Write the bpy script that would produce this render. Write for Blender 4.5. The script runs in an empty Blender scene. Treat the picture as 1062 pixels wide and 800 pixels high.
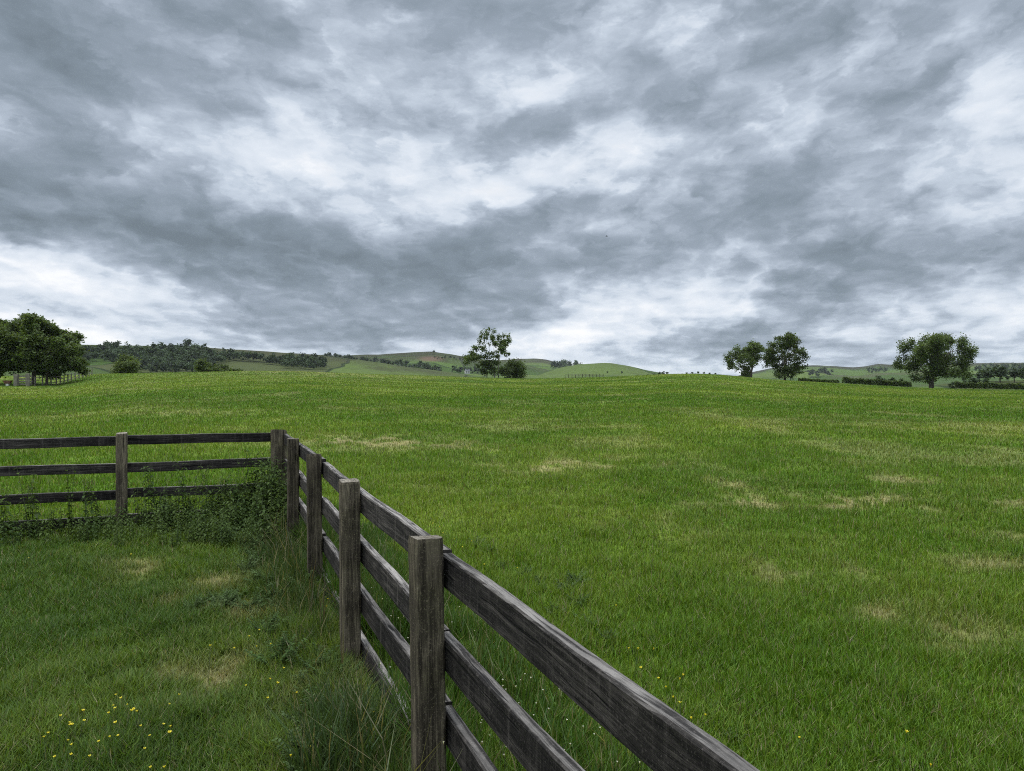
import bpy, math, random
import numpy as np
from mathutils import Vector, Matrix

rnd = random.Random(7)
rng = np.random.default_rng(11)
scene = bpy.context.scene
COL = scene.collection

# ------------------------------------------------------------------ camera geometry
F, CX, HY, EYE = 798.0, 531.0, 394.0, 1.78      # focal length in photo pixels, centre, eye-level row, eye height

def az_of(px): return math.atan((px - CX) / F)
def at(px, py, Y): return Vector(((px - CX) / F * Y, Y, EYE + (HY - py) / F * Y))

# ------------------------------------------------------------------ noise
_T = np.random.default_rng(3).random((256, 256))
def vnoise(x, y):
    xi = np.floor(x).astype(np.int64); yi = np.floor(y).astype(np.int64)
    fx = x - xi; fy = y - yi
    fx = fx * fx * (3 - 2 * fx); fy = fy * fy * (3 - 2 * fy)
    a = _T[xi & 255, yi & 255]; b = _T[(xi + 1) & 255, yi & 255]
    c = _T[xi & 255, (yi + 1) & 255]; d = _T[(xi + 1) & 255, (yi + 1) & 255]
    return (a * (1 - fx) + b * fx) * (1 - fy) + (c * (1 - fx) + d * fx) * fy
def fbm(x, y, o=4, g=.5):
    s = 0; a = 1; t = 0
    for i in range(o):
        s = s + a * vnoise(x * 2 ** i + 17.3 * i, y * 2 ** i + 5.1 * i); t += a; a *= g
    return s / t
def sstep(a, b, x):
    t = np.clip((x - a) / (b - a), 0, 1); return t * t * (3 - 2 * t)

# ------------------------------------------------------------------ fence line coordinates
AZF = math.atan((220 - CX) / F)
U = np.array([math.sin(AZF), math.cos(AZF)]); N = np.array([math.cos(AZF), -math.sin(AZF)])
DF = .784; SC = 10.15                            # distance of the fence line from the camera, corner position along it
def fpt(s, w): return N * (DF + w) + U * s
def fcoord(x, y): return x * U[0] + y * U[1], x * N[0] + y * N[1] - DF

# ------------------------------------------------------------------ terrain
CREST = np.array([  # px, py of the field's crest, distance, profile power
    (-300, 391, 220, 2.8), (60, 390, 210, 2.8), (85, 388.5, 185, 2.2), (110, 388, 168, 1.8), (150, 387.2, 165, 1.6), (200, 386.2, 165, 1.6),
    (260, 385, 165, 1.6), (310, 385.3, 165, 1.6), (350, 387, 170, 1.6), (400, 388.7, 180, 1.6), (460, 390.5, 190, 1.6),
    (500, 392, 200, 1.6), (550, 393, 210, 1.6), (590, 392.5, 210, 1.6), (640, 390.8, 200, 1.6), (690, 388.3, 190, 1.6),
    (720, 387.8, 185, 1.6), (750, 389, 185, 1.6), (775, 391.5, 190, 1.6), (800, 394, 200, 1.6), (850, 396.7, 205, 1.6),
    (900, 399.7, 205, 1.6), (950, 402.6, 205, 1.6), (1000, 404, 205, 1.6), (1062, 405, 205, 1.6), (1400, 406, 205, 1.6)], float)
_caz = np.arctan((CREST[:, 0] - CX) / F)
_ch = EYE + (HY - CREST[:, 1]) / F * CREST[:, 2] * np.cos(_caz)
def H(x, y):
    x = np.asarray(x, float); y = np.asarray(y, float)
    r = np.hypot(x, y); az = np.arctan2(x, y)
    hc = np.interp(az, _caz, _ch); R = np.interp(az, _caz, CREST[:, 2]); p = np.interp(az, _caz, CREST[:, 3])
    t = r / R
    up = hc * np.minimum(t, 1) ** p
    ex = np.maximum(r - R, 0)
    dn = hc - (hc + 12) * sstep(0, 300, ex)
    h = np.where(t < 1, up, dn)
    bump = (fbm(x / 9 + 40, y / 9 + 3, 3) - .5) * .22 * sstep(4, 25, r) * (1 - sstep(140, 175, r))
    bump = bump + (fbm(x / 1.3, y / 1.3, 2) - .5) * .05 * (1 - sstep(40, 80, r))
    s, w = fcoord(x, y)
    return h + bump
def Hs(x, y): return float(H(np.array([x]), np.array([y]))[0])

# ------------------------------------------------------------------ ground cover fields
DRY = [  # photo px, py, half-width px, half-height px, amount
    (395, 458, 75, 6, .9), (470, 463, 45, 4, .6), (575, 483, 40, 7, .8), (600, 478, 60, 4, .5), (715, 482, 40, 6, .55), (690, 480, 30, 3, .5),
    (745, 517, 35, 8, .85), (770, 502, 30, 4, .6), (880, 523, 45, 7, .95), (915, 520, 45, 9, .8), (965, 528, 25, 5, .6), (1000, 503, 40, 6, .8),
    (1015, 518, 28, 5, .6), (885, 480, 40, 4, .4), (820, 600, 35, 12, .65), (900, 637, 24, 9, .7), (935, 620, 30, 10, .4), (1045, 560, 25, 6, .55),
    (1015, 590, 30, 8, .7), (1020, 650, 30, 14, .6), (990, 675, 25, 8, .5), (660, 540, 40, 8, .3), (505, 508, 40, 7, .3), (750, 560, 40, 8, .3),
    (190, 428, 60, 3, .55), (330, 404, 90, 1.6, .6), (90, 430, 60, 4, .35), (230, 415, 70, 2.5, .35), (450, 425, 70, 3, .35), (540, 437, 60, 3, .35),
    (272, 597, 26, 12, 1.), (262, 605, 18, 8, .8), (278, 642, 20, 9, 1.0), (207, 712, 14, 14, .9), (232, 697, 10, 8, .7), (122, 592, 16, 7, 1.),
    (185, 627, 14, 6, .6), (265, 738, 14, 10, .5), (325, 730, 9, 14, .7), (300, 560, 12, 8, .5)]
def _gp(px, py):
    Y = EYE * F / (py - HY)
    for _ in range(6):
        x = (px - CX) / F * Y; Y = (EYE - Hs(x, Y)) * F / (py - HY)
    return (px - CX) / F * Y, Y
DRYW = []
for (px, py, a, b, k) in DRY:
    x, Y = _gp(px, py); x2, Y2 = _gp(px, py + b)
    DRYW.append((x, Y, a * Y / F, max(abs(Y - Y2), .12), k))
def dryness(x, y):
    d = np.zeros_like(x)
    wx = x + (fbm(x * .9 + 9, y * .9, 3) - .5) * 2.6 * np.minimum(1, y / 12); wy = y + (fbm(x * .9, y * .9 + 31, 3) - .5) * 1.6 * np.minimum(1, y / 12)
    for (a, b, ra, rb, k) in DRYW:
        d = np.maximum(d, k * np.exp(-(((wx - a) / (1.45 * ra)) ** 2 + ((wy - b) / (1.4 * rb)) ** 2)))
    n = fbm(x * 1.7 + 3, y * 1.25 + 8, 6, .72)
    d = d * (.10 + 1.1 * sstep(.44, .60, n))
    amb = sstep(.55, .74, fbm(x * .34 + 70, y * .2 + 20, 5, .6)) * .38 * sstep(8, 20, np.hypot(x, y))
    return np.clip(np.maximum(d, amb), 0, 1)
def tint(x, y):       # -1 darker lush .. +1 pale, yellowish
    r = np.hypot(x, y)
    a = fbm(x * .11 + 5, y * .075 + 9, 4) - .5
    b = fbm(x * .55, y * .4 + 50, 3) - .5
    c = fbm(x * .012 + 12, y * .085 + 3, 3) - .5          # long swaths across the slope
    e = fbm(x * 1.5 + 31, y * 1.1 + 12, 2) - .5
    wv = np.sin(2 * np.pi * (y * .052 + x * .008 + .8 * fbm(x * .03, y * .03, 2)))      # faint mown strips toward the crest
    c = c + .16 * sstep(.55, 1, wv) * sstep(45, 90, r)
    return np.clip(2.6 * a + 1.5 * b * (1 - sstep(60, 120, r)) + .8 * e * (1 - sstep(15, 40, r)) + 3.2 * c * sstep(20, 60, r), -1, 1)

# ------------------------------------------------------------------ mesh helpers
def mesh_from(name, V, Q=None, T=None, col=None, smooth=False):
    me = bpy.data.meshes.new(name)
    V = np.asarray(V, np.float32).reshape(-1, 3)
    Q = np.zeros((0, 4), np.int32) if Q is None else np.asarray(Q, np.int32).reshape(-1, 4)
    T = np.zeros((0, 3), np.int32) if T is None else np.asarray(T, np.int32).reshape(-1, 3)
    me.vertices.add(len(V)); me.vertices.foreach_set('co', V.ravel())
    nl = Q.size + T.size
    me.loops.add(nl); me.loops.foreach_set('vertex_index', np.concatenate([Q.ravel(), T.ravel()]).astype(np.int32))
    me.polygons.add(len(Q) + len(T))
    st = np.concatenate([np.arange(len(Q)) * 4, Q.size + np.arange(len(T)) * 3]).astype(np.int32)
    me.polygons.foreach_set('loop_start', st)
    me.polygons.foreach_set('use_smooth', np.full(len(Q) + len(T), smooth))
    if col is not None:
        at_ = me.attributes.new('tone', 'FLOAT_COLOR', 'POINT')
        c = np.ones((len(V), 4), np.float32); c[:, :3] = np.asarray(col, np.float32).reshape(len(V), -1)[:, :3]
        at_.data.foreach_set('color', c.ravel())
    me.update(calc_edges=True)
    return me
def link(name, me, mat=None, parent=None):
    if mat and not me.materials: me.materials.append(mat)
    o = bpy.data.objects.new(name, me); COL.objects.link(o)
    if parent: o.parent = parent
    return o
def tag(o, label=None, cat=None, group=None, kind=None):
    if label: o['label'] = label
    if cat: o['category'] = cat
    if group: o['group'] = group
    if kind: o['kind'] = kind
    return o
def empty(name, loc, label, cat, group=None, rz=0):
    o = bpy.data.objects.new(name, None); COL.objects.link(o)
    o.location = loc; o.rotation_euler = (0, 0, rz); o.empty_display_size = .2
    return tag(o, label, cat, group)
def dup(root, loc, rz=0, sc=1, label=None, group=None, tilt=(0, 0)):
    r = root.copy(); COL.objects.link(r); r.location = loc; r.rotation_euler = (tilt[0], tilt[1], rz)
    r.scale = (sc, sc, sc) if not hasattr(sc, '__len__') else sc
    if label: r['label'] = label
    if group: r['group'] = group
    for ch in list(root.children):
        c = ch.copy(); COL.objects.link(c); c.parent = r
    return r

class Geo:                                       # collects quads and triangles with a tone per vertex
    def __init__(s): s.v = []; s.q = []; s.t = []; s.c = []
    def add(s, V, Q=None, T=None, c=(1, 1, 1)):
        n = sum(len(a) for a in s.v); V = np.asarray(V, float).reshape(-1, 3)
        s.v.append(V); s.c.append(np.broadcast_to(np.asarray(c, float), (len(V), 3)))
        if Q is not None and len(Q): s.q.append(np.asarray(Q) + n)
        if T is not None and len(T): s.t.append(np.asarray(T) + n)
    def tube(s, pts, rad, k=6, c=(1, 1, 1)):
        pts = [np.asarray(p, float) for p in pts]; V = []
        for i, p in enumerate(pts):
            d = pts[min(i + 1, len(pts) - 1)] - pts[max(i - 1, 0)]; d = d / (np.linalg.norm(d) + 1e-9)
            a = np.cross(d, (0, 0, 1) if abs(d[2]) < .9 else (1, 0, 0)); a /= np.linalg.norm(a); b = np.cross(d, a)
            for j in range(k):
                t = 2 * math.pi * j / k; V.append(p + rad[i] * (a * math.cos(t) + b * math.sin(t)))
        Q = [[i * k + j, i * k + (j + 1) % k, (i + 1) * k + (j + 1) % k, (i + 1) * k + j] for i in range(len(pts) - 1) for j in range(k)]
        s.add(V, Q, c=c)
    def box(s, a, b, c=(1, 1, 1), jit=0):
        V = np.array([[x, y, z] for x in (a[0], b[0]) for y in (a[1], b[1]) for z in (a[2], b[2])], float)
        if jit: V += rng.uniform(-jit, jit, V.shape)
        s.add(V, [[0, 1, 3, 2], [4, 6, 7, 5], [0, 4, 5, 1], [2, 3, 7, 6], [0, 2, 6, 4], [1, 5, 7, 3]], c=c)
    def mesh(s, name, smooth=False):
        return mesh_from(name, np.concatenate(s.v), np.concatenate(s.q) if s.q else None, np.concatenate(s.t) if s.t else None, np.concatenate(s.c), smooth)

# ------------------------------------------------------------------ node helpers
class E:
    nt = None
    def __init__(s, sock): s.s = sock
    @staticmethod
    def put(inp, v):
        if isinstance(v, E): E.nt.links.new(v.s, inp)
        else: inp.default_value = v
    @staticmethod
    def m(op, *a, clamp=False):
        n = E.nt.nodes.new('ShaderNodeMath'); n.operation = op; n.use_clamp = clamp
        for i, v in enumerate(a): E.put(n.inputs[i], v)
        return E(n.outputs[0])
    def __add__(s, o): return E.m('ADD', s, o)
    __radd__ = __add__
    def __sub__(s, o): return E.m('SUBTRACT', s, o)
    def __rsub__(s, o): return E.m('SUBTRACT', o, s)
    def __mul__(s, o): return E.m('MULTIPLY', s, o)
    __rmul__ = __mul__
    def __truediv__(s, o): return E.m('DIVIDE', s, o)
    def __neg__(s): return E.m('MULTIPLY', s, -1.0)
def nd(t, **kw):
    n = E.nt.nodes.new(t)
    for k, v in kw.items(): setattr(n, k, v)
    return n
def noise(vec, scale, detail=4, rough=.5, dist=0, typ='FBM', dims='3D', out=0):
    n = nd('ShaderNodeTexNoise', noise_dimensions=dims); n.noise_type = typ
    if vec is not None: E.put(n.inputs['Vector'], vec)
    n.inputs['Scale'].default_value = scale; n.inputs['Detail'].default_value = detail
    n.inputs['Roughness'].default_value = rough; n.inputs['Distortion'].default_value = dist
    return E(n.outputs[out])
def ramp(x, stops, interp='LINEAR'):
    n = nd('ShaderNodeValToRGB'); n.color_ramp.interpolation = interp
    el = n.color_ramp.elements
    while len(el) < len(stops): el.new(.5)
    for e, (p, c) in zip(el, stops):
        e.position = p; e.color = (*c, 1) if hasattr(c, '__len__') else (c, c, c, 1)
    E.put(n.inputs[0], x); return E(n.outputs[0])
def mix(f, a, b, blend='MIX'):
    n = nd('ShaderNodeMix', data_type='RGBA', blend_type=blend)
    E.put(n.inputs[0], f)
    for i, v in ((6, a), (7, b)): E.put(n.inputs[i], v if isinstance(v, E) else (*v, 1))
    return E(n.outputs[2])
def maprange(x, a, b, c=0., d=1., smooth=True):
    n = nd('ShaderNodeMapRange'); n.interpolation_type = 'SMOOTHSTEP' if smooth else 'LINEAR'
    E.put(n.inputs[0], x)
    for i, v in enumerate((a, b, c, d)): n.inputs[i + 1].default_value = v
    return E(n.outputs[0])
def vec(x, y, z):
    n = nd('ShaderNodeCombineXYZ')
    for i, v in enumerate((x, y, z)): E.put(n.inputs[i], v)
    return E(n.outputs[0])
def vmul(v, k):
    n = nd('ShaderNodeVectorMath', operation='MULTIPLY'); E.put(n.inputs[0], v); E.put(n.inputs[1], k); return E(n.outputs[0])
def vadd(v, k):
    n = nd('ShaderNodeVectorMath', operation='ADD'); E.put(n.inputs[0], v); E.put(n.inputs[1], k); return E(n.outputs[0])
def sep(v):
    n = nd('ShaderNodeSeparateXYZ'); E.put(n.inputs[0], v); return [E(o) for o in n.outputs]
def new_mat(name):
    m = bpy.data.materials.new(name); m.use_nodes = True
    m.node_tree.nodes.clear(); E.nt = m.node_tree
    out = nd('ShaderNodeOutputMaterial'); return m, out
def attr(name='tone', out='Color'):
    n = nd('ShaderNodeAttribute'); n.attribute_name = name; return E(n.outputs[out])
def principled(out, color, rough=.8, spec=.2, normal=None):
    b = nd('ShaderNodeBsdfPrincipled'); E.put(b.inputs['Base Color'], color if isinstance(color, E) else (*color, 1))
    E.put(b.inputs['Roughness'], rough); b.inputs['Specular IOR Level'].default_value = spec
    if normal: E.put(b.inputs['Normal'], normal)
    E.nt.links.new(b.outputs[0], out.inputs[0]); return b
def bump(h, strength=.5, dist=.01):
    n = nd('ShaderNodeBump'); n.inputs['Strength'].default_value = strength; n.inputs['Distance'].default_value = dist
    E.put(n.inputs['Height'], h); return E(n.outputs[0])
def geo(out='Position'): return E(nd('ShaderNodeNewGeometry').outputs[out])
def objco(): return E(nd('ShaderNodeTexCoord').outputs['Object'])

def leaf_mat(name, base, trans=.35, gloss=.06, rough=.45, vary=None):
    m, out = new_mat(name)
    if vary: base = mix(E(nd('ShaderNodeObjectInfo').outputs['Random']), base, vary)
    c = mix(1., base, attr(), 'MULTIPLY')
    d = nd('ShaderNodeBsdfDiffuse'); E.put(d.inputs[0], c)
    t = nd('ShaderNodeBsdfTranslucent'); E.put(t.inputs[0], mix(1., c, (1.25, 1.25, .6), 'MULTIPLY'))
    mx = nd('ShaderNodeMixShader'); mx.inputs[0].default_value = trans
    E.nt.links.new(d.outputs[0], mx.inputs[1]); E.nt.links.new(t.outputs[0], mx.inputs[2])
    g = nd('ShaderNodeBsdfGlossy'); g.inputs['Roughness'].default_value = rough; g.inputs[0].default_value = (.8, .85, .8, 1)
    m2 = nd('ShaderNodeMixShader'); m2.inputs[0].default_value = gloss
    E.nt.links.new(mx.outputs[0], m2.inputs[1]); E.nt.links.new(g.outputs[0], m2.inputs[2])
    E.nt.links.new(m2.outputs[0], out.inputs[0]); return m
def plain_mat(name, base, rough=.8, spec=.2, scale=8, amount=.35):
    m, out = new_mat(name)
    n = noise(objco(), scale, 5, .6)
    k = maprange(n, .25, .75, 1 - amount, 1 + amount, False)
    principled(out, mix(1., mix(1., base, attr(), 'MULTIPLY'), vec(k, k, k), 'MULTIPLY'), rough, spec, bump(n, .4, .02)); return m

M_GRASS = leaf_mat('grass', (1, 1, 1), .35, .015, .5)
M_NETTLE = leaf_mat('nettle_leaf', (.042, .076, .018), .3, .012, vary=(.078, .116, .028))
M_WEED = leaf_mat('weed_leaf', (.052, .092, .025), .3, .01, vary=(.082, .118, .045))
M_LEAF = leaf_mat('tree_leaf', (.088, .122, .036), .38, .02)
M_FARLEAF = leaf_mat('far_leaf', (.046, .068, .032), .25, .02)
M_STEM = plain_mat('stem', (.07, .09, .04))
M_BARK = plain_mat('bark', (.09, .075, .06), scale=3)
M_PALEBARK = plain_mat('pale_bark', (.3, .29, .25), scale=3)
M_PETAL = leaf_mat('yellow_petal', (.66, .56, .03), .25, .03)
M_WHITEPETAL = leaf_mat('white_petal', (.75, .76, .72), .25, .03)
M_OLDWOOD = plain_mat('old_wood', (.19, .175, .14), scale=4)
M_STONE = plain_mat('field_stone', (.15, .145, .125), scale=2, amount=.5)
M_RUST = plain_mat('rust_red_paint', (.17, .085, .06), scale=5)
M_PALE = plain_mat('pale_paint', (.6, .6, .57), scale=3, amount=.1)
M_SLATE = plain_mat('slate', (.12, .12, .13), scale=3)
M_BIRD = plain_mat('feather', (.03, .03, .035))
M_DARKGLASS, _o = new_mat('window_glass'); principled(_o, (.02, .025, .03), .1, .5)

def wood_mat(name, dark, light, lichen, upright=False):
    m, out = new_mat(name)
    oi = nd('ShaderNodeObjectInfo'); ro = E(oi.outputs['Random'])
    co = vadd(objco(), vec(ro * 37., ro * 11., ro * 5.))
    warp = vmul(noise(vmul(co, (1.5, 6, 6)), 1, 3, .5, out=1), (0, .05, .05))
    cg = vadd(co, warp)
    grain = noise(vmul(cg, (1.6, 60, 60)), 1, 6, .65)
    fine = noise(vmul(cg, (7, 230, 230)), 1, 4, .65)
    crack = noise(vmul(cg, (.9, 34, 34)), 1, 3, .5)
    blotch = noise(vmul(co, (3, 7, 7)), 1, 6, .65)
    drip = noise(vmul(co, (1.5, 30, 30) if upright else (26, 2, 1.5)), 1, 4, .6)
    speck = noise(co, 120, 4, .65)
    a = mix(maprange(grain, .36, .66), dark, light)
    a = mix(maprange(fine, .38, .66, 0, .75), a, [c * .4 for c in dark])
    a = mix(maprange(blotch, .44, .62, 0, .75), a, [c * .6 for c in dark])
    a = mix(maprange(drip, .50, .74, 0, .42), a, [c * 1.25 for c in light])
    a = mix(maprange(speck, .54, .70, 0, .45), a, [c * 1.5 for c in light])
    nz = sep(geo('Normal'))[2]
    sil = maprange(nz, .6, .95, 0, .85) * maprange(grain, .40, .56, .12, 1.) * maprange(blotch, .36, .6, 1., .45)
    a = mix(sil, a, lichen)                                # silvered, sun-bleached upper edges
    ck = maprange(crack, .645, .675, 0, 1)
    a = mix(ck * .85, a, [c * .2 for c in dark])
    k = .75 + ro * .5
    a = mix(1., a, vec(k, k, k), 'MULTIPLY')
    h = grain * .6 + fine * .6 + blotch * .15 - ck * .8
    principled(out, a, .85, .15, bump(h, .9, .006)); return m
M_RAIL = wood_mat('weathered_rail', (.013, .0115, .0105), (.088, .078, .070), (.29, .27, .245))
M_POST = wood_mat('weathered_post', (.050, .041, .030), (.22, .185, .128), (.27, .245, .20), True)

# ------------------------------------------------------------------ ground sheet
def col_of(dry, tn, kind, jit=0):
    """true colour of the sward: lush green, yellow-green or straw."""
    lush = np.array((.076, .150, .010)); pale = np.array((.168, .230, .030)); straw = np.array((.26, .232, .105)); lawn = np.array((.058, .108, .015))
    base = lush if kind == 'field' else lawn
    tn = np.asarray(tn)[:, None]; dry = np.asarray(dry)[:, None]
    c = base + (pale - base) * np.clip(.35 + .6 * tn, 0, 1)
    return c * (1 - dry) + straw * dry

az1 = np.radians(np.arange(-46, 46.01, .16)); az2 = np.radians(np.arange(49, 311.01, 3.0))
AZ = np.concatenate([az1, az2]); NA = len(AZ)
RR = np.concatenate([[.25], .5 * 1.024 ** np.arange(0, 420)]); RR = RR[RR < 4200]; NR = len(RR)
ga, gr = np.meshgrid(AZ, RR); gx = (gr * np.sin(ga)).ravel(); gy = (gr * np.cos(ga)).ravel()
gz = H(gx, gy)
V = np.stack([gx, gy, gz], 1); V = np.vstack([V, [[0, 0, 0]]])
ii = (np.arange(NR - 1)[:, None] * NA + np.arange(NA)[None]).ravel(); jj = (np.arange(NR - 1)[:, None] * NA + (np.arange(NA)[None] + 1) % NA).ravel()
Q = np.stack([ii, jj, jj + NA, ii + NA], 1)[:, ::-1]
T = np.array([[NR * NA, (k + 1) % NA, k] for k in range(NA)])[:, ::-1]
s_, w_ = fcoord(gx, gy)
gc = np.where(((w_ < 0) & (s_ < SC))[:, None], col_of(dryness(gx, gy), tint(gx, gy), 'lawn'), col_of(dryness(gx, gy), tint(gx, gy), 'field'))
gc = np.vstack([gc, gc[:1]])
M_GROUND, out = new_mat('pasture_ground')
pos = geo()
n1 = noise(pos, 6, 5, .65); n2 = noise(vmul(pos, (1, .4, 1)), .9, 5, .6)
c = mix(1., attr(), mix(maprange(n1, .3, .7), (.62, .62, .6), (1.12, 1.1, 1.05)), 'MULTIPLY')
c = mix(1., c, mix(maprange(n2, .3, .7), (.8, .82, .85), (1.12, 1.1, 1.1)), 'MULTIPLY')
principled(out, c, .9, .1, bump(n1, .6, .08))
g = link('ground', mesh_from('ground', V, Q, T, gc, True), M_GROUND); tag(g, kind='structure')

# ------------------------------------------------------------------ grass blades
def blades(name, x, y, hgt, wid, lean, col, seg2, label, hang=0):
    n = len(x); z = H(x, y) - .01
    a = rng.uniform(0, 2 * np.pi, n); b = a + rng.normal(np.pi / 2, .5, n)
    dx, dy = np.cos(a), np.sin(a); lx, ly = np.cos(b), np.sin(b)
    base = np.stack([x, y, z], 1)
    side = np.stack([dx, dy, np.zeros(n)], 1) * (wid / 2)[:, None]
    ln = (hgt * lean)[:, None]; L = np.stack([lx, ly, np.zeros(n)], 1)
    up = np.zeros((n, 3)); up[:, 2] = hgt * np.sqrt(np.clip(1 - lean ** 2 * .55, .15, 1))
    tip = base + up + L * ln
    if seg2:
        midp = base + up * .58 + L * ln * .28
        V = np.empty((n, 5, 3)); V[:, 0] = base - side; V[:, 1] = base + side; V[:, 2] = midp + side * .75; V[:, 3] = midp - side * .75; V[:, 4] = tip
        i = np.arange(n)[:, None] * 5; Q = i + np.array([[0, 1, 2, 3]]); T = i + np.array([[3, 2, 4]]); k = 5
    else:
        V = np.empty((n, 3, 3)); V[:, 0] = base - side; V[:, 1] = base + side; V[:, 2] = tip
        i = np.arange(n)[:, None] * 3; Q = None; T = i + np.array([[0, 1, 2]]); k = 3
    C = np.repeat(col, k, 0)
    o = link(name, mesh_from(name, V.reshape(-1, 3), Q, T, C), M_GRASS)
    return tag(o, label, 'grass', kind='stuff')
def logr(n, r0, r1, a0=-41, a1=41):
    r = np.exp(rng.uniform(math.log(r0), math.log(r1), n)); a = np.radians(rng.uniform(a0, a1, n))
    return r * np.sin(a), r * np.cos(a), r
def jitter(c, k=.22):
    n = len(c); return np.clip(c * (1 + rng.normal(0, k, n))[:, None] * (1 + rng.normal(0, .06, (n, 3))), .004, 1)
def sprinkle_straw(c, frac):
    m = rng.random(len(c)) < frac; c[m] = np.array((.27, .24, .12)) * rng.uniform(.5, 1.1, m.sum())[:, None]; return c

def field_blades(n, r0, r1, seg2, nm):
    x, y, r = logr(n, r0, r1); s, w = fcoord(x, y)
    k = ((w > .04) | (s > SC + .05)) & (r < np.interp(np.arctan2(x, y), _caz, CREST[:, 2]) + 12)
    x, y, r = x[k], y[k], r[k]
    d = dryness(x, y); t = tint(x, y); clump = fbm(x * 2.3, y * 2.3, 3)
    k = rng.random(len(x)) < (1 - .55 * d); x, y, r, d, t, clump = x[k], y[k], r[k], d[k], t[k], clump[k]
    h = (.03 + .115 * clump ** 1.3 + .03 * rng.random(len(x))) * (1 - .5 * d) * (1 + .35 * np.minimum(r / 80, 1))
    wd = np.maximum(.0042 + .003 * rng.random(len(x)), np.where(r > 14, .85, .7) * r / F)
    lean = np.clip(rng.normal(.48, .27, len(x)), 0, 1.1)
    c = sprinkle_straw(jitter(col_of(d * rng.uniform(.5, 1.3, len(x)).clip(0, 1), t + rng.normal(0, .5, len(x)), 'field'), .3), .07)
    return blades(nm, x, y, h, wd, lean, c, seg2, 'short green pasture grass with pale dry patches beyond the fence' if seg2 else 'fine green pasture grass running up to the crest of the far field')
field_blades(520000, 1.6, 14, True, 'pasture_grass')
field_blades(600000, 14, 215, False, 'pasture_grass')

x, y, r = logr(700000, 1.3, 13, -60, 10); s, w = fcoord(x, y)
k = (w < .0) & (s < SC); x, y, r, s, w = x[k], y[k], r[k], s[k], w[k]
d = dryness(x, y); t = tint(x * 2.2, y * 2.2); cl = fbm(x * 2.8 + 4, y * 2.8, 3)
k = rng.random(len(x)) < (1 - .6 * d); x, y, r, s, w, d, t, cl = [q[k] for q in (x, y, r, s, w, d, t, cl)]
edge = np.exp(-(w / .35) ** 2)
h = (.025 + .12 * cl ** 1.4 + .04 * rng.random(len(x))) * (1 - .45 * d) + edge * .10
c = sprinkle_straw(jitter(col_of(d * rng.uniform(.6, 1.25, len(x)).clip(0, 1), t - .25 + rng.normal(0, .3, len(x)), 'lawn'), .26), .05)
blades('lawn_grass', x, y, h, np.maximum(.004 + .003 * rng.random(len(x)), .65 * r / F), np.clip(rng.normal(.62, .25, len(x)), 0, 1.1), c, True, 'rough tussocky lawn grass in the fenced corner')

# long grass against the fence, both sides
def long_strip(n, w0, w1, s0, s1, hmin, hmax, bright, nm, label, fade=True):
    s = s0 + (s1 - s0) * rng.random(n) ** 1.35; w = w0 + (w1 - w0) * rng.random(n) ** 1.3
    p = np.outer(s, U) + np.outer(DF + w, N); x, y = p[:, 0], p[:, 1]
    cl = fbm(x * 2.1 + 8, y * 2.1, 3); k = rng.random(n) < sstep(.25, .6, cl) * (1 if fade else 1)
    x, y, w, cl = x[k], y[k], w[k], cl[k]; m = len(x)
    f = 1 - .65 * np.abs((w - w0) / (w1 - w0))
    h = (hmin + (hmax - hmin) * cl * rng.uniform(.5, 1.2, m)) * f
    base = np.array(bright); c = sprinkle_straw(jitter(np.tile(base, (m, 1)) * (1 + .5 * (fbm(x * .8, y * .8, 2) - .5))[:, None], .25), .06)
    r = np.hypot(x, y)
    blades(nm, x, y, h, np.maximum(.006 + .005 * rng.random(m), .8 * r / F), np.clip(rng.normal(.34, .2, m), 0, .9), c, True, label)
long_strip(42000, .07, 1.0, -.5, 10, .20, .52, (.062, .120, .018), 'long_grass', 'long bright lush grass along the field side of the fence')
long_strip(13500, -.07, -.48, 1.9, 9.6, .12, .40, (.056, .092, .022), 'long_grass', 'long dull grass along the lawn side of the fence')
long_strip(800, .10, 1.15, .2, 8, .36, .70, (.12, .15, .05), 'seeding_grass', 'pale seeding grass stalks standing in the long grass beyond the near rails')
long_strip(260, -.08, -.40, 2.2, 9, .34, .70, (.15, .145, .075), 'seeding_grass', 'pale seeding grass stalks at the lawn foot of the fence')
# tall tussock with seed stalks by the second post
n = 750; aa = rng.uniform(0, 2 * np.pi, n); rr = .21 * np.sqrt(rng.random(n)); cx_, cy_ = fpt(3.45, -.24)
x = cx_ + rr * np.cos(aa) * 1.0; y = cy_ + rr * np.sin(aa) * 1.4
c = sprinkle_straw(jitter(np.tile(np.array((.05, .082, .026)), (n, 1)), .25), .1)
blades('tussock', x, y, rng.uniform(.16, .46, n), rng.uniform(.005, .009, n), np.clip(rng.normal(.4, .2, n), 0, .9), c, True, 'tall grass tussock at the foot of the fence post')

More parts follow.
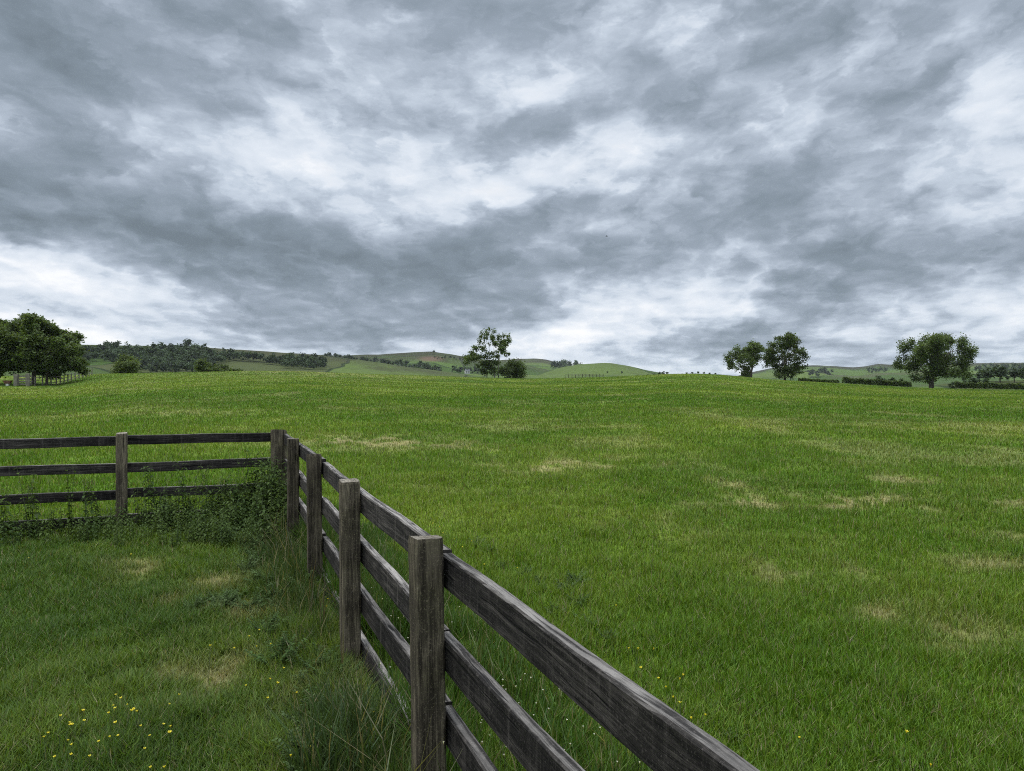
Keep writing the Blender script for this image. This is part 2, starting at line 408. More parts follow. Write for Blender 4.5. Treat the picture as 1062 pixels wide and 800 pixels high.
# ------------------------------------------------------------------ timber fence
def plank(L, hgt, th, seed, bev=.004):
    """board along local X from 0 to L, top edge at z=0: worn, slightly wavy arrises."""
    r = np.random.default_rng(seed); nseg = max(4, int(L / .06))
    xs = np.linspace(0, L, nseg + 1)
    prof = [(-th/2, -hgt + bev), (-th/2 + bev, -hgt), (th/2 - bev, -hgt), (th/2, -hgt + bev), (th/2, -bev * 1.6), (th/2 - bev * 1.6, 0), (-th/2 + bev * 1.3, 0), (-th/2, -bev * 1.3)]
    ph = r.uniform(0, 6, 4); V = []
    for i, xx in enumerate(xs):
        bz = .006 * math.sin(xx * 1.3 + ph[0]) + .0025 * math.sin(xx * 5.1 + ph[1]); by = .006 * math.sin(xx * 1.7 + ph[2])
        for (a, b) in prof:
            V.append((xx, a + by + r.normal(0, .0004), b + bz + r.normal(0, .0004)))
    k = len(prof)
    Q = [[i * k + j, i * k + (j + 1) % k, (i + 1) * k + (j + 1) % k, (i + 1) * k + j] for i in range(nseg) for j in range(k)]
    e = (len(xs) - 1) * k
    Q += [[7, 6, 1, 0], [6, 5, 2, 1], [5, 4, 3, 2], [e, e + 1, e + 6, e + 7], [e + 1, e + 2, e + 5, e + 6], [e + 2, e + 3, e + 4, e + 5]]
    Q = [q[::-1] for q in Q]
    return mesh_from('rail', V, Q, None, np.ones((len(V), 3)))
def post_mesh(hgt, wd, seed):
    """local X runs up the post so the grain follows it."""
    r = np.random.default_rng(seed); hs = np.concatenate([np.linspace(-.25, hgt - .02, 26), [hgt]]); b = wd * .09; V = []
    prof = [(-wd/2, -wd/2 + b), (-wd/2 + b, -wd/2), (wd/2 - b, -wd/2), (wd/2, -wd/2 + b), (wd/2, wd/2 - b), (wd/2 - b, wd/2), (-wd/2 + b, wd/2), (-wd/2, wd/2 - b)]
    ph = r.uniform(0, 6, 3); sl = r.uniform(-.10, .10, 2)
    for i, hh in enumerate(hs):
        sc = .955 if i == len(hs) - 1 else 1
        for (a, c) in prof:
            dz = (sl[0] * a + sl[1] * c + r.normal(0, .002)) if i >= len(hs) - 2 else 0
            V.append((hh + dz, a * sc + .003 * math.sin(hh * 3 + ph[0]) + r.normal(0, .0008), c * sc + .003 * math.sin(hh * 2.3 + ph[1]) + r.normal(0, .0008)))
    k = 8; n = len(hs)
    Q = [[i * k + j, i * k + (j + 1) % k, (i + 1) * k + (j + 1) % k, (i + 1) * k + j] for i in range(n - 1) for j in range(k)]
    e = (n - 1) * k; T = []
    V.append((hgt - .004, 0, 0)); T = [[e + j, e + (j + 1) % k, len(V) - 1] for j in range(k)]
    return mesh_from('post', V, [q for q in Q], T, np.ones((len(V), 3)))

c0 = fpt(SC, 0)
fence = empty('timber_fence', (c0[0], c0[1], 0), 'dark weathered post and rail timber fence turning a corner on the grass', 'fence')
def put(o, M): o.matrix_parent_inverse = Matrix(); o.matrix_basis = fence.matrix_basis.inverted() @ M if False else Matrix.Translation(-Vector((c0[0], c0[1], 0))) @ M
PW = .116
def add_post(p, hgt, wd, seed, tilt=(0, 0)):
    me = post_mesh(hgt, wd, seed); o = link('post', me, M_POST, fence)
    R = Matrix.Rotation(-AZF + math.radians(rnd.uniform(-3, 3)), 4, 'Z') @ Matrix.Rotation(math.radians(tilt[0]), 4, 'Y') @ Matrix.Rotation(math.radians(tilt[1]), 4, 'X') @ Matrix.Rotation(-math.pi / 2, 4, 'Y')
    put(o, Matrix.Translation((p[0], p[1], 0)) @ R); return o
posts = [(.78, 1.165), (2.91, 1.168), (4.71, 1.17), (6.51, 1.165), (8.31, 1.165)]
for i, (s, h) in enumerate(posts): add_post(fpt(s, 0), h, PW, 20 + i, (rnd.uniform(-.6, .6), rnd.uniform(-.6, .6)))
add_post(fpt(-1.1, 0), 1.16, PW, 31)
add_post(fpt(SC, .0), 1.145, .185, 40)
for i, t in enumerate((1.79, 3.6, 5.4)): add_post(c0 - N * t, 1.15, .118, 50 + i, (rnd.uniform(-.6, .6), 0))
TOPS = (1.105, .79, .485, .185)
def add_rail(a, b, za, zb, hgt, seed):
    a = np.array(a); b = np.array(b); L = float(np.hypot(*(b - a)))
    o = link('rail', plank(L, hgt, .046, seed), M_RAIL, fence)
    ang = math.atan2(b[1] - a[1], b[0] - a[0]); pit = math.atan2(zb - za, L)
    put(o, Matrix.Translation((a[0], a[1], za)) @ Matrix.Rotation(ang, 4, 'Z') @ Matrix.Rotation(-pit, 4, 'Y'))
off = PW / 2 + .025
sd = 100
for k, z in enumerate(TOPS):
    for (s0, s1) in ((-1.2, 2.95), (2.96, 6.52), (6.53, SC - .06)):
        sd += 1; add_rail(fpt(s0, off), fpt(s1, off), z + rnd.uniform(-.012, .012), z + rnd.uniform(-.012, .012), .128, sd)
    for (t0, t1) in ((.095, 1.785), (1.795, 5.4)):
        sd += 1; p0 = c0 - N * t0 + U * (off + .005); p1 = c0 - N * t1 + U * (off + .005)
        zl = (1.112, .79, .475, .168)[k]
        add_rail(p0, p1, zl + rnd.uniform(-.004, .006), zl + rnd.uniform(-.006, .004), .112, sd)
# nail heads: two per rail at each post, facing the field
for k, z in enumerate(TOPS):
    for (s, h) in posts[1:]:
        for dz in (-.035, -.09):
            gN = Geo(); gN.tube([(0, 0, 0), (0, 0, .004)], [.005, .004], 6); gN.tube([(0, 0, .004), (0, 0, .0042)], [.004, .0001], 6)
            o = link('nail', gN.mesh('nail'), M_RUST, fence)
            p = fpt(s + rnd.uniform(-.012, .012), off + .0235); zax = Vector((N[0], N[1], 0))
            put(o, Matrix.Translation((p[0], p[1], z + dz)) @ zax.to_track_quat('Z', 'Y').to_matrix().to_4x4())

# ------------------------------------------------------------------ nettles, weeds, wild flowers
def leafquads(gm, base, d, L, wd, droop, tone, up=(0, 0, 1)):
    """pointed oval leaf folded along the midrib: two triangles each side."""
    d = np.array(d, float); d /= np.linalg.norm(d); s = np.cross(d, up); s /= (np.linalg.norm(s) + 1e-9)
    b = np.array(base, float); m = b + d * L * .45 + np.array((0, 0, -droop * L * .25)); t = b + d * L + np.array((0, 0, -droop * L))
    l = m + s * wd / 2 + np.array((0, 0, .1 * wd)); r = m - s * wd / 2 + np.array((0, 0, .1 * wd))
    gm.add([b, l, m, r, t], None, [[0, 2, 1], [0, 3, 2], [1, 2, 4], [2, 3, 4]], tone)
def nettle(seed, hgt):
    r = np.random.default_rng(seed); st = Geo(); lf = Geo()
    for q in range(3):
        hh = hgt * r.uniform(.75, 1.05); bx, by = r.normal(0, .05, 2); tx, ty = r.normal(0, .09, 2) * hh
        P = lambda t: np.array((bx + tx * t * t, by + ty * t * t, hh * t))
        st.tube([P(t) for t in np.linspace(-.05, 1, 6)], np.linspace(.0045, .0015, 6), 4)
        npair = int(hh / .045)
        for i in range(npair):
            t = .10 + .9 * i / npair; a0 = (i % 2) * math.pi / 2 + r.uniform(-.4, .4)
            for e in (0, math.pi):
                L = (.092 - .045 * t) * r.uniform(.75, 1.25); a = a0 + e
                k = r.uniform(.65, 1.35); leafquads(lf, P(t), (math.cos(a), math.sin(a), .25), L, L * .55, r.uniform(.3, .9), (k, k, k * .95))
    return st.mesh('stem'), lf.mesh('foliage')
protos = []
for i, hh in enumerate((.55, .75, .95, 1.05)):
    a, b = nettle(200 + i, hh); a.materials.append(M_STEM); b.materials.append(M_NETTLE); protos.append((a, b, hh))
def plant(name, meshes, loc, label, cat, group, rz, sc, tilt=(0, 0)):
    o = empty(name, loc, label, cat, group, rz); o.scale = (sc, sc, sc); o.rotation_euler = (tilt[0], tilt[1], rz)
    for nm, me in meshes:
        c = bpy.data.objects.new(nm, me); COL.objects.link(c); c.parent = o
    return o
def put_nettle(t, dist, hmax, label, group):
    p = c0 - N * t - U * dist
    cands = [q for q in protos if q[2] <= hmax + .2] or protos[:1]
    a, b, hh = rnd.choice(cands); sc = min(1.1, hmax / hh) * rnd.uniform(.85, 1.1)
    plant('nettle', (('stem', a), ('foliage', b)), (p[0], p[1], Hs(p[0], p[1]) - .01), label, 'nettle', group, rnd.uniform(0, 6.28), sc, (rnd.uniform(-.12, .12), rnd.uniform(-.12, .12)))
LB = ('dense dark green stinging nettle in the bank filling the fence corner', 'nettles heaped in the fence corner')
for i in range(200):                                       # the heap in the corner
    t = abs(rnd.gauss(0, .85)) - .02; dist = rnd.uniform(.05, 2.0) * (1 - .22 * min(t, 2))
    if t > 2.1: continue
    hm = (1.0 if t < .3 else .60 - .08 * t) * (1 - .30 * dist) * rnd.uniform(.7, 1.15)
    put_nettle(t + .02, dist, max(hm, .22), *LB)
LT = ('tall thin nettle stalk standing in front of the left rails', 'tall nettle stalks against the left rails')
for t in [.35, .45, .6, .72, .85, 1.0, 1.12, 1.3, 1.42, 1.55, 1.98, 2.1, 2.35, 2.62, 2.7, 2.95, 3.2, 3.4, 3.7]:
    put_nettle(t, rnd.uniform(.05, .28), rnd.uniform(.72, .95) if t < 2.8 else .8, *LT)
LL = ('low nettle growing under the bottom rail of the left fence', 'low nettles under the left fence')
for i in range(60):
    put_nettle(rnd.uniform(.9, 3.9), rnd.uniform(.0, .75), rnd.uniform(.26, .46), *LL)

def feather_weed(seed):
    r = np.random.default_rng(seed); st = Geo(); lf = Geo()
    for q in range(18):
        a = r.uniform(0, 6.28); L = r.uniform(.14, .34); el = r.uniform(.5, 1.3)
        d = np.array((math.cos(a) * math.cos(el), math.sin(a) * math.cos(el), math.sin(el)))
        P = lambda t: d * L * t + np.array((0, 0, -.12 * L * t * t))
        st.tube([P(t) for t in (0, .5, 1)], (.003, .002, .001), 3)
        for i in range(12):
            t = .15 + .85 * i / 12
            for sgn in (-1, 1):
                s = np.cross(d, (0, 0, 1)); s /= np.linalg.norm(s); k = r.uniform(.7, 1.4)
                dd = s * sgn + d * .7 + r.normal(0, .2, 3); leafquads(lf, P(t), dd, (.075 - .045 * t) * r.uniform(.7, 1.3), .02, .3, (k, k, k))
    return st.mesh('stem'), lf.mesh('foliage')
wp = []
for i in range(3):
    a, b = feather_weed(300 + i); a.materials.append(M_STEM); b.materials.append(M_WEED); wp.append((a, b))
def put_weed(x, y, sc, label, group):
    a, b = rnd.choice(wp)
    plant('thistle', (('stem', a), ('foliage', b)), (x, y, Hs(x, y)), label, 'weed', group, rnd.uniform(0, 6.28), sc)
for i in range(85):
    s = rnd.uniform(3.0, 8.4); w = -.08 - abs(rnd.gauss(0, .22)); p = fpt(s, w)
    put_weed(p[0], p[1], rnd.uniform(.45, .9), 'feathery dark weed at the foot of the fence on the lawn side', 'weeds along the lawn side of the fence')
for i in range(10):
    x, y = _gp(rnd.gauss(235, 22), rnd.gauss(628, 7)); put_weed(x, y, rnd.uniform(.4, .65), 'low grey-green weed in the patch on the lawn below the nettle heap', 'low weeds on the lawn')
for (px, py, sc) in ((588, 615, 1.0), (600, 630, .9), (575, 640, .7), (612, 652, .8), (597, 608, 1.), (545, 600, .7), (505, 575, .8), (495, 568, .9), (630, 668, .7), (760, 770, .45), (520, 590, .6), (560, 610, .6)):
    x, y = _gp(px, py); put_weed(x, y, sc * .62, 'grey-green thistle in the field grass just beyond the near rail', 'thistles on the field side of the fence')

def flower_meshes(seed, petals, size, cup):
    r = np.random.default_rng(seed); st = Geo(); fl = Geo(); h = 1.0
    st.tube([(0, 0, 0), (.02, .01, .5), (0, 0, h)], (.012, .010, .008), 4)
    for i in range(petals):
        a = 2 * math.pi * i / petals; d = np.array((math.cos(a), math.sin(a), 0)); s = np.array((-d[1], d[0], 0)); z = np.array((0, 0, 1.))
        c0_ = np.array((0, 0, h)); m = c0_ + d * size * .6 + z * cup * size * .5; e = c0_ + d * size + z * cup * size
        fl.add([c0_, m - s * size * .42, m + s * size * .42, e - s * size * .3, e + s * size * .3], [[1, 3, 4, 2]], [[0, 1, 2]], (1, 1, 1))
    fl.tube([(0, 0, h - .01), (0, 0, h + size * .25)], (size * .25, size * .18), 5, (.9, .75, .3))
    return st.mesh('stem'), fl.mesh('flower')
bs, bf = flower_meshes(1, 5, .078, .35); bs.materials.append(M_STEM); bf.materials.append(M_PETAL)
ws, wf = flower_meshes(2, 5, .06, .2); ws.materials.append(M_STEM); wf.materials.append(M_WHITEPETAL)
def put_flower(px, py, hgt, kind, label, group):
    zt = hgt; Y = (EYE - zt) * F / (py - HY); x = (px - CX) / F * Y
    Y = (EYE - zt - Hs(x, Y)) * F / (py - HY); x = (px - CX) / F * Y
    m = (('stem', bs), ('flower', bf)) if kind == 'buttercup' else (('stem', ws), ('flower', wf))
    o = plant(kind, m, (x, Y, Hs(x, Y)), label, 'flower', group, rnd.uniform(0, 6.28), 1, (rnd.uniform(-.25, .25), rnd.uniform(-.25, .25)))
    k = .092 * rnd.uniform(.7, 1.15) if kind == 'buttercup' else .06
    o.scale = (k * rnd.uniform(.8, 1.15),) * 2 + (hgt,)
    o.scale = (o.scale[0], o.scale[0], hgt)
LAWNB = [(136,719),(147.5,723),(142,731),(147,730),(155.5,729.7),(72.7,738),(82.5,742.5),(97.6,736.5),(113.4,734.4),(121,741),(138,741),(144,737.6),(152,743.4),(94,747),(133,745.7),(133.5,750.6),(71.4,752.5),(160,751),(175.7,749),(138.4,756.4),(154,756.6),(169.5,756.6),(37,758.7),(53.9,759),(63.5,762.4),(123.7,762),(183.4,761.7),(77.6,770),(93,771.5),(105,768.9),(66.5,779.8),(83.8,790),(92.5,789),(147,788),(180.6,792.8),(186.8,796.7),(180,720.6)]
for q in LAWNB: put_flower(q[0] + rnd.gauss(0, 12), min(796, q[1] + rnd.gauss(0, 7)), rnd.uniform(.15, .22), 'buttercup', 'yellow buttercup in the loose drift on the open lawn at lower left', 'buttercups drifting over the open lawn')
LAWNC = [(27.7,579.8),(137,574),(267.7,655),(255,662),(249,670.7),(214.7,672.7),(260,671.5),(279.6,671),(284.7,693.6),(264,708.7),(276,706),(273.6,711),(275.6,720),(303.7,717),(344,618),(342.4,626),(387.5,742.7),(377.6,764.4),(309.6,777.5),(307.6,789)]
for q in LAWNC: put_flower(*q, rnd.uniform(.17, .28), 'buttercup', 'yellow buttercup scattered on the lawn between the fence and the drift', 'buttercups scattered near the lawn side of the fence')
FLDB = [(650.4,629),(651,675),(654.5,674.7),(669.8,688.6),(699,693.8),(707.4,709.5),(696.8,717),(701,721),(706.7,733.6),(723,739.7),(727.6,745.3),(670,673.5),(688,704),(453,543.5),(458,547.5),(463,553),(470,560),(478,566),(486,562),(475,572),(932.8,760.7),(961,791),(838,764),(510,585),(530,590)]
for q in FLDB: put_flower(*q, rnd.uniform(.2, .32), 'buttercup', 'yellow buttercup in the field grass on the far side of the near rail', 'buttercups on the field side of the fence')
LW = ('tiny white wildflower in the long grass behind the near rails', 'tiny white wildflowers behind the near rails')
i = 0
while i < 110:
    px = rnd.uniform(380, 790); py = rnd.uniform(590, 798)
    Y = 1.4 * F / (py - HY); s, w = fcoord((px - CX) / F * Y, Y)
    if not .1 < w < .85: continue
    put_flower(px, py, rnd.uniform(.26, .46), 'white_wildflower', *LW); i += 1

# ------------------------------------------------------------------ trees
def leaves(gm, C, size, tone, r, flat=.5):
    """leaf-sized faces at the points C."""
    n = len(C); nn = r.normal(0, 1, (n, 3)); nn[:, 2] = np.abs(nn[:, 2]) + flat; nn /= np.linalg.norm(nn, axis=1)[:, None]
    t = np.cross(nn, r.normal(0, 1, (n, 3))); t /= np.linalg.norm(t, axis=1)[:, None]; b = np.cross(nn, t)
    sz = size * r.uniform(.6, 1.35, n)[:, None]
    V = np.stack([C - t * sz * .6, C + b * sz * .38, C + t * sz * .6, C - b * sz * .38], 1)
    Q = np.arange(n)[:, None] * 4 + np.array([[0, 1, 2, 3]])
    k = np.repeat(np.clip(tone, .3, 2), 4)[:, None] * np.repeat(1 + r.normal(0, .05, (n, 3)), 4, 0)
    gm.add(V.reshape(-1, 3), Q, None, np.ones(3)); gm.c[-1] = k
def tree(name, px, Y, clumps, label, cat='tree', group=None, leaf=.3, dens=3.2, seed=1, trunk=.35, trunks=None, pale=False, sub=10, tight=.2, depth=.75, base_z=None, mat=None, limb=True, tone=(1, 1, 1), fat=1.1, sx=1, sy=1):
    r = np.random.default_rng(seed); k = Y / F; x0 = (px - CX) * k; z0 = Hs(x0, Y) if base_z is None else base_z
    root = empty(name, (x0, Y, z0), label, cat, group)
    tr = Geo(); cr = Geo()
    wmax = max(abs((c[0] - px) * k) for c in clumps) + .5
    cents = []
    for c in clumps:
        cx, cy, rx, ry = c[:4]
        X = (cx - px) * k * sx; Z = (EYE + (HY - cy) * k - z0) * sy
        dmax = depth * math.sqrt(max(.1, wmax ** 2 - min(X * X, wmax ** 2 * .9)))
        D = r.uniform(-1, 1) * dmax
        cents.append((np.array((X, D, Z)), rx * k * sx, ry * k * sy, (rx + ry) / 2 * k * .9, c[4] if len(c) > 4 else 1.0))
    stems = trunks or [(px, 1.0)]
    zmin = min(c[0][2] - c[2] for c in cents); zmid = np.mean([c[0][2] for c in cents])
    forks = []
    for (sx, sc) in stems:
        X = (sx - px) * k; top = np.array((X * .9 + r.normal(0, .3), r.normal(0, .3), max(zmid, 1.2)))
        pts = [np.array((X, 0, -.4)), np.array((X, 0, .15)), np.array((X * .98, .05, top[2] * .35)), (np.array((X * .98, .05, top[2] * .35)) + top) / 2 + r.normal(0, .12, 3), top]
        tr.tube(pts, [trunk * sc * q for q in (1.5, 1.15, .9, .7, .4)], 8); forks.append(pts)
    for (c, rx, rz, rd, dn) in cents:
        pts = forks[int(np.argmin([abs(f[0][0] - c[0]) for f in forks]))]
        if limb:
            a = pts[2] if c[2] < zmid else (pts[3] if r.random() < .6 else pts[2]); mid = (a + c) / 2 + np.array((0, 0, .08 * np.linalg.norm(c - a)))
            L = np.linalg.norm(c - a); tr.tube([a, mid + r.normal(0, .05 * L, 3), c], [trunk * .34, trunk * .22, trunk * .08], 5)
            for q in range(5):
                e = c + r.normal(0, .6, 3) * np.array((rx, rd, rz)); tr.tube([mid * .3 + c * .7, e], [trunk * .1, trunk * .03], 3)
        rx *= fat; rz *= fat; nl = int(rx * rz / (k * k) * 3.14 * dens * dn * 1.9)
        d = r.normal(0, 1, (sub, 3)); d /= np.linalg.norm(d, axis=1)[:, None]; S = d * (r.uniform(.35, 1, sub) ** .5)[:, None] * np.array((rx, rd, rz)) + c
        w = r.integers(0, sub, nl); P = S[w] + r.normal(0, tight * 1.5, (nl, 3)) * np.array((rx, rd, rz)) * .8
        tn = (.75 + .5 * r.random(sub))[w] * r.uniform(.75, 1.25, nl)
        P[:, 2] = np.maximum(P[:, 2], .15)
        leaves(cr, P, leaf * 1.2, tn, r); cr.c[-1] = cr.c[-1] * np.array(tone)
    link('trunk', tr.mesh('trunk', True), M_PALEBARK if pale else M_BARK, root)
    link('crown', cr.mesh('crown'), mat or M_LEAF, root)
    return root

# group by the left edge, at the wooden fence
tree('broadleaf_tree', 35, 124, [(5,352,16,12),(18,340,13,8),(30,336,15,8),(42,333,10,7),(49,334,6,6),(56,341,9,7,.8),(40,348,16,10),(22,358,16,11),(50,352,12,9,.7),(66,345,7,6,.7),(72,349,5,4,.6),(36,366,17,10),(14,372,15,9),(34,380,16,8),(54,366,12,9),(4,366,14,12),(44,328.5,4,3,.6),(64,351,9,7),(58,345,8,6),(78,360,8,7),(2,350,12,11),(10,362,13,10),(24,374,16,9),(50,372,13,8)],
     'largest tree of the left group, broad dark crown over a grey trunk', leaf=.3, dens=3.6, seed=5, trunk=.32, sub=13, fat=1.2, sx=.95, sy=.94)
tree('broadleaf_tree', 48.5, 121, [(54,376,12,8),(66,370,12,9),(76,372,9,9),(62,380,14,5),(78,380,8,6),(72,362,10,8),(48,381,10,4),(84,377,5,6),(62,354,8,6),(70,356,7,5)],
     'lower spreading tree on the right of the left group, foliage hanging to the fence top', leaf=.28, dens=3.6, seed=6, trunk=.2, sx=.92, fat=1.15)
tree('broadleaf_tree', -22, 128, [(-10,345,14,10),(-25,338,15,10),(0,338,7,5,.7),(-30,355,18,12),(-6,362,15,12),(-25,372,18,12),(-4,380,14,9),(-45,360,16,16)],
     'tree at the left edge of the picture, mostly out of frame', leaf=.3, dens=3.4, seed=7, trunk=.3)
# airy tree on the crest and the round bush beside it
tree('broadleaf_tree', 509, 214, [(492,365,5,5,.6),(488,370,7,4,.8),(484,375,5,3,.6),(495,372,9,4,.9),(502,349,4,5,.55),(506,345,3,4,.4),(513,349,5,5,.8),(511,356,4,5,.6),(519,357,5,6,.8),(524,352,5,5,.9),(523,361,5,5,.8),(518,367,5,4,.7),(503,362,5,5,.4),(508,369,5,4,.6),(500,378,9,4,.9),(512,378,8,5,.7),(506,384,7,5,.7),(516,386,6,5,.6),(527,369,3,3,.5),(497,357,4,4,.3)],
     'tall airy tree with pale stems and gappy crown on the field crest', leaf=.34, dens=3.4, seed=12, trunk=.16, trunks=[(505, .8), (513, 1.1), (517, .9)], pale=True, sub=7)
tree('bush', 533, 213, [(533,379,9,7),(526,384,8,6),(540,381,6,6),(538,387,8,5),(528,388,9,4),(534,374,6,3)], 'round dark bush tucked against the right of the airy tree', 'bush', leaf=.3, dens=4, seed=14, trunk=.12, tight=.26, sx=.85, sy=.84)
# pair of trees right of centre
tree('broadleaf_tree', 779, 206, [(762,372,6,6,.8),(757,377,4,5,.6),(768,366,7,5),(776,361,7,4),(785,359,6,4),(789,365,6,5),(780,368,6,5,.6),(772,374,7,5,.6),(786,373,6,5,.7),(778,380,5,4,.6),(764,380,4,4,.4),(776,388,4,4),(781,386,3,4,.8),(771,388,3,3,.7)],
     'smaller left tree of the pair, domed crown with sky gaps', leaf=.32, dens=3.5, seed=21, trunk=.3, sub=10, fat=1.3)
tree('broadleaf_tree', 814, 204, [(800,362,6,5,.8),(808,356,7,5),(817,351,6,4),(825,354,6,5),(828,362,5,5,.8),(818,361,7,5,.8),(806,368,8,6,.9),(798,371,6,6,.8),(827,371,6,6,.8),(818,373,7,5,.7),(800,379,7,4,.8),(826,380,7,4,.8),(812,383,7,5),(818,388,5,4,.8),(808,389,5,3,.7),(830,384,4,4,.6)],
     'taller right tree of the pair, dark upright crown reaching low down its trunk', leaf=.32, dens=3.9, seed=22, trunk=.32, sub=10, fat=1.16)
# big spreading tree by the hedge
tree('broadleaf_tree', 966, 192, [(947,356,8,5),(957,352,8,4),(968,352,8,5),(980,351,9,4),(990,354,8,5),(998,360,8,7),(1003,367,5,5,.8),(944,366,7,6),(941,374,6,6,.9),(952,362,8,6,.8),(966,362,9,6,.9),(982,361,8,6,.8),(946,382,7,5,.8),(956,376,8,5,.8),(975,372,8,6,.9),(990,376,8,6,.8),(1002,377,5,5,.8),(968,383,9,6),(984,386,8,5),(978,393,6,3,.8),(996,384,6,4,.7),(958,388,5,5,.9),(950,392,5,3,.6),(955,366,8,6),(950,374,7,5),(994,364,8,6),(988,371,7,5),(960,358,8,5)],
     'big spreading tree standing alone in the gap between the dark hedges', leaf=.31, dens=3.7, seed=31, trunk=.55, sub=12, fat=1.38, tight=.25, sx=.76, sy=.96)
# two bushes on the left crest
tree('bush', 130, 172, [(130,377,10,8),(122,380,7,6),(138,380,7,6),(128,384,11,4),(134,373,6,4)], 'rounded green bush on the left crest, taller of two', 'bush', leaf=.28, dens=4.5, seed=41, trunk=.12, tight=.26, tone=(1.0, .97, .9), sx=.88, sy=.88)
tree('bush', 212, 170, [(206,379,6,5),(214,378,8,5),(222,381,7,4),(212,383,11,3),(232,383,7,2),(243,383.5,7,1.6)], 'low dark bush trailing off to the right on the left crest', 'bush', leaf=.28, dens=4.5, seed=42, trunk=.1, tight=.26, tone=(.8, .8, .8), sx=.95, sy=.85)

# hedges
def hedge(pts, Y, hgt, label, seed, nl=2600, leaf=.3, wd=1.2):
    r = np.random.default_rng(seed); k = Y / F
    (xa, ya), (xb, yb) = pts; A = np.array(((xa - CX) * k, Y)); B = np.array(((xb - CX) * k, Y * (1 + r.uniform(-.01, .01))))
    root = empty('hedge', (A[0], A[1], Hs(*A)), label, 'hedge'); cr = Geo(); st = Geo()
    u = r.random(nl); g = A + (B - A) * u[:, None]
    z0 = H(g[:, 0], g[:, 1]); top = hgt * (.60 + .75 * fbm(u * 20 * abs(xb - xa) / 60 + seed, u * 0 + .5, 4, .6))
    zz = .25 + (top - .25) * r.random(nl) ** .8; q = r.uniform(-1, 1, nl) * wd / 2 * (1 - .3 * (zz / hgt) ** 2)
    P = np.stack([g[:, 0] - A[0], g[:, 1] + q - A[1], z0 + zz - Hs(*A)], 1)
    tn = (.6 + .8 * fbm(u * 40, zz * 1.5, 2)) * r.uniform(.7, 1.3, nl)
    leaves(cr, P, leaf, tn, r)
    for i in range(int(abs(B[0] - A[0]) / .7)):
        t = r.random(); p = A + (B - A) * t; h0 = Hs(*p) - Hs(*A)
        st.tube([(p[0] - A[0], p[1] - A[1], h0 - .1), (p[0] - A[0] + r.normal(0, .1), p[1] - A[1], h0 + hgt * .7)], (.05, .03), 4)
    link('stem', st.mesh('stem'), M_BARK, root); link('foliage', cr.mesh('foliage'), M_LEAF, root)
hedge([(828, 397), (873, 400)], 212, 1.05, 'thin low stretch of hedge nearest the pair of trees', 51, 2200)
hedge([(874, 399), (946, 403)], 207, 1.75, 'dark clipped hedge ending left of the big lone tree', 52, 7000)
hedge([(991, 404), (1085, 406)], 198, 1.75, 'dark clipped hedge right of the big lone tree', 53, 8500)

# ------------------------------------------------------------------ hills
M_HILL, out = new_mat('hill_pasture')
pos = geo()
vor = nd('ShaderNodeTexVoronoi'); vor.feature = 'F1'; E.put(vor.inputs['Vector'], vadd(vmul(pos, (.0048, .0026, 0)), vmul(noise(pos, .004, 3, .5, out=1), (.35, .35, 0)))); vor.inputs['Scale'].default_value = 1.0
rv = sep(E(vor.outputs['Color']))[0]
c = ramp(rv, [(0, (.045, .080, .016)), (.3, (.072, .115, .024)), (.5, (.050, .078, .020)), (.7, (.088, .125, .030)), (.9, (.062, .074, .026))], 'CONSTANT')
n1 = noise(pos, .02, 6, .65); n2 = noise(pos, .15, 4, .7)
c = mix(maprange(n1, .45, .7, 0, .6), c, (.060, .062, .030))
c = mix(maprange(n2, .45, .7, 0, .6), c, (.030, .046, .016))
ve = nd('ShaderNodeTexVoronoi'); ve.feature = 'DISTANCE_TO_EDGE'; E.nt.links.new(vor.inputs['Vector'].links[0].from_socket, ve.inputs['Vector']); ve.inputs['Scale'].default_value = 1.0
c = mix(maprange(E(ve.outputs['Distance']),   .004, .008, .8, 0), c, (.016, .026, .011))     # hedge and wall lines between the fields
c = mix(attr('moor', 'Fac') * maprange(n1, .3, .55, .55, 1.), c, mix(maprange(n2, .35, .65), (.026, .020, .018), (.040, .031, .024)))
c = mix(attr('bracken', 'Fac'), c, (.125, .075, .055))
principled(out, c, .95, .05)
HILLS = {}
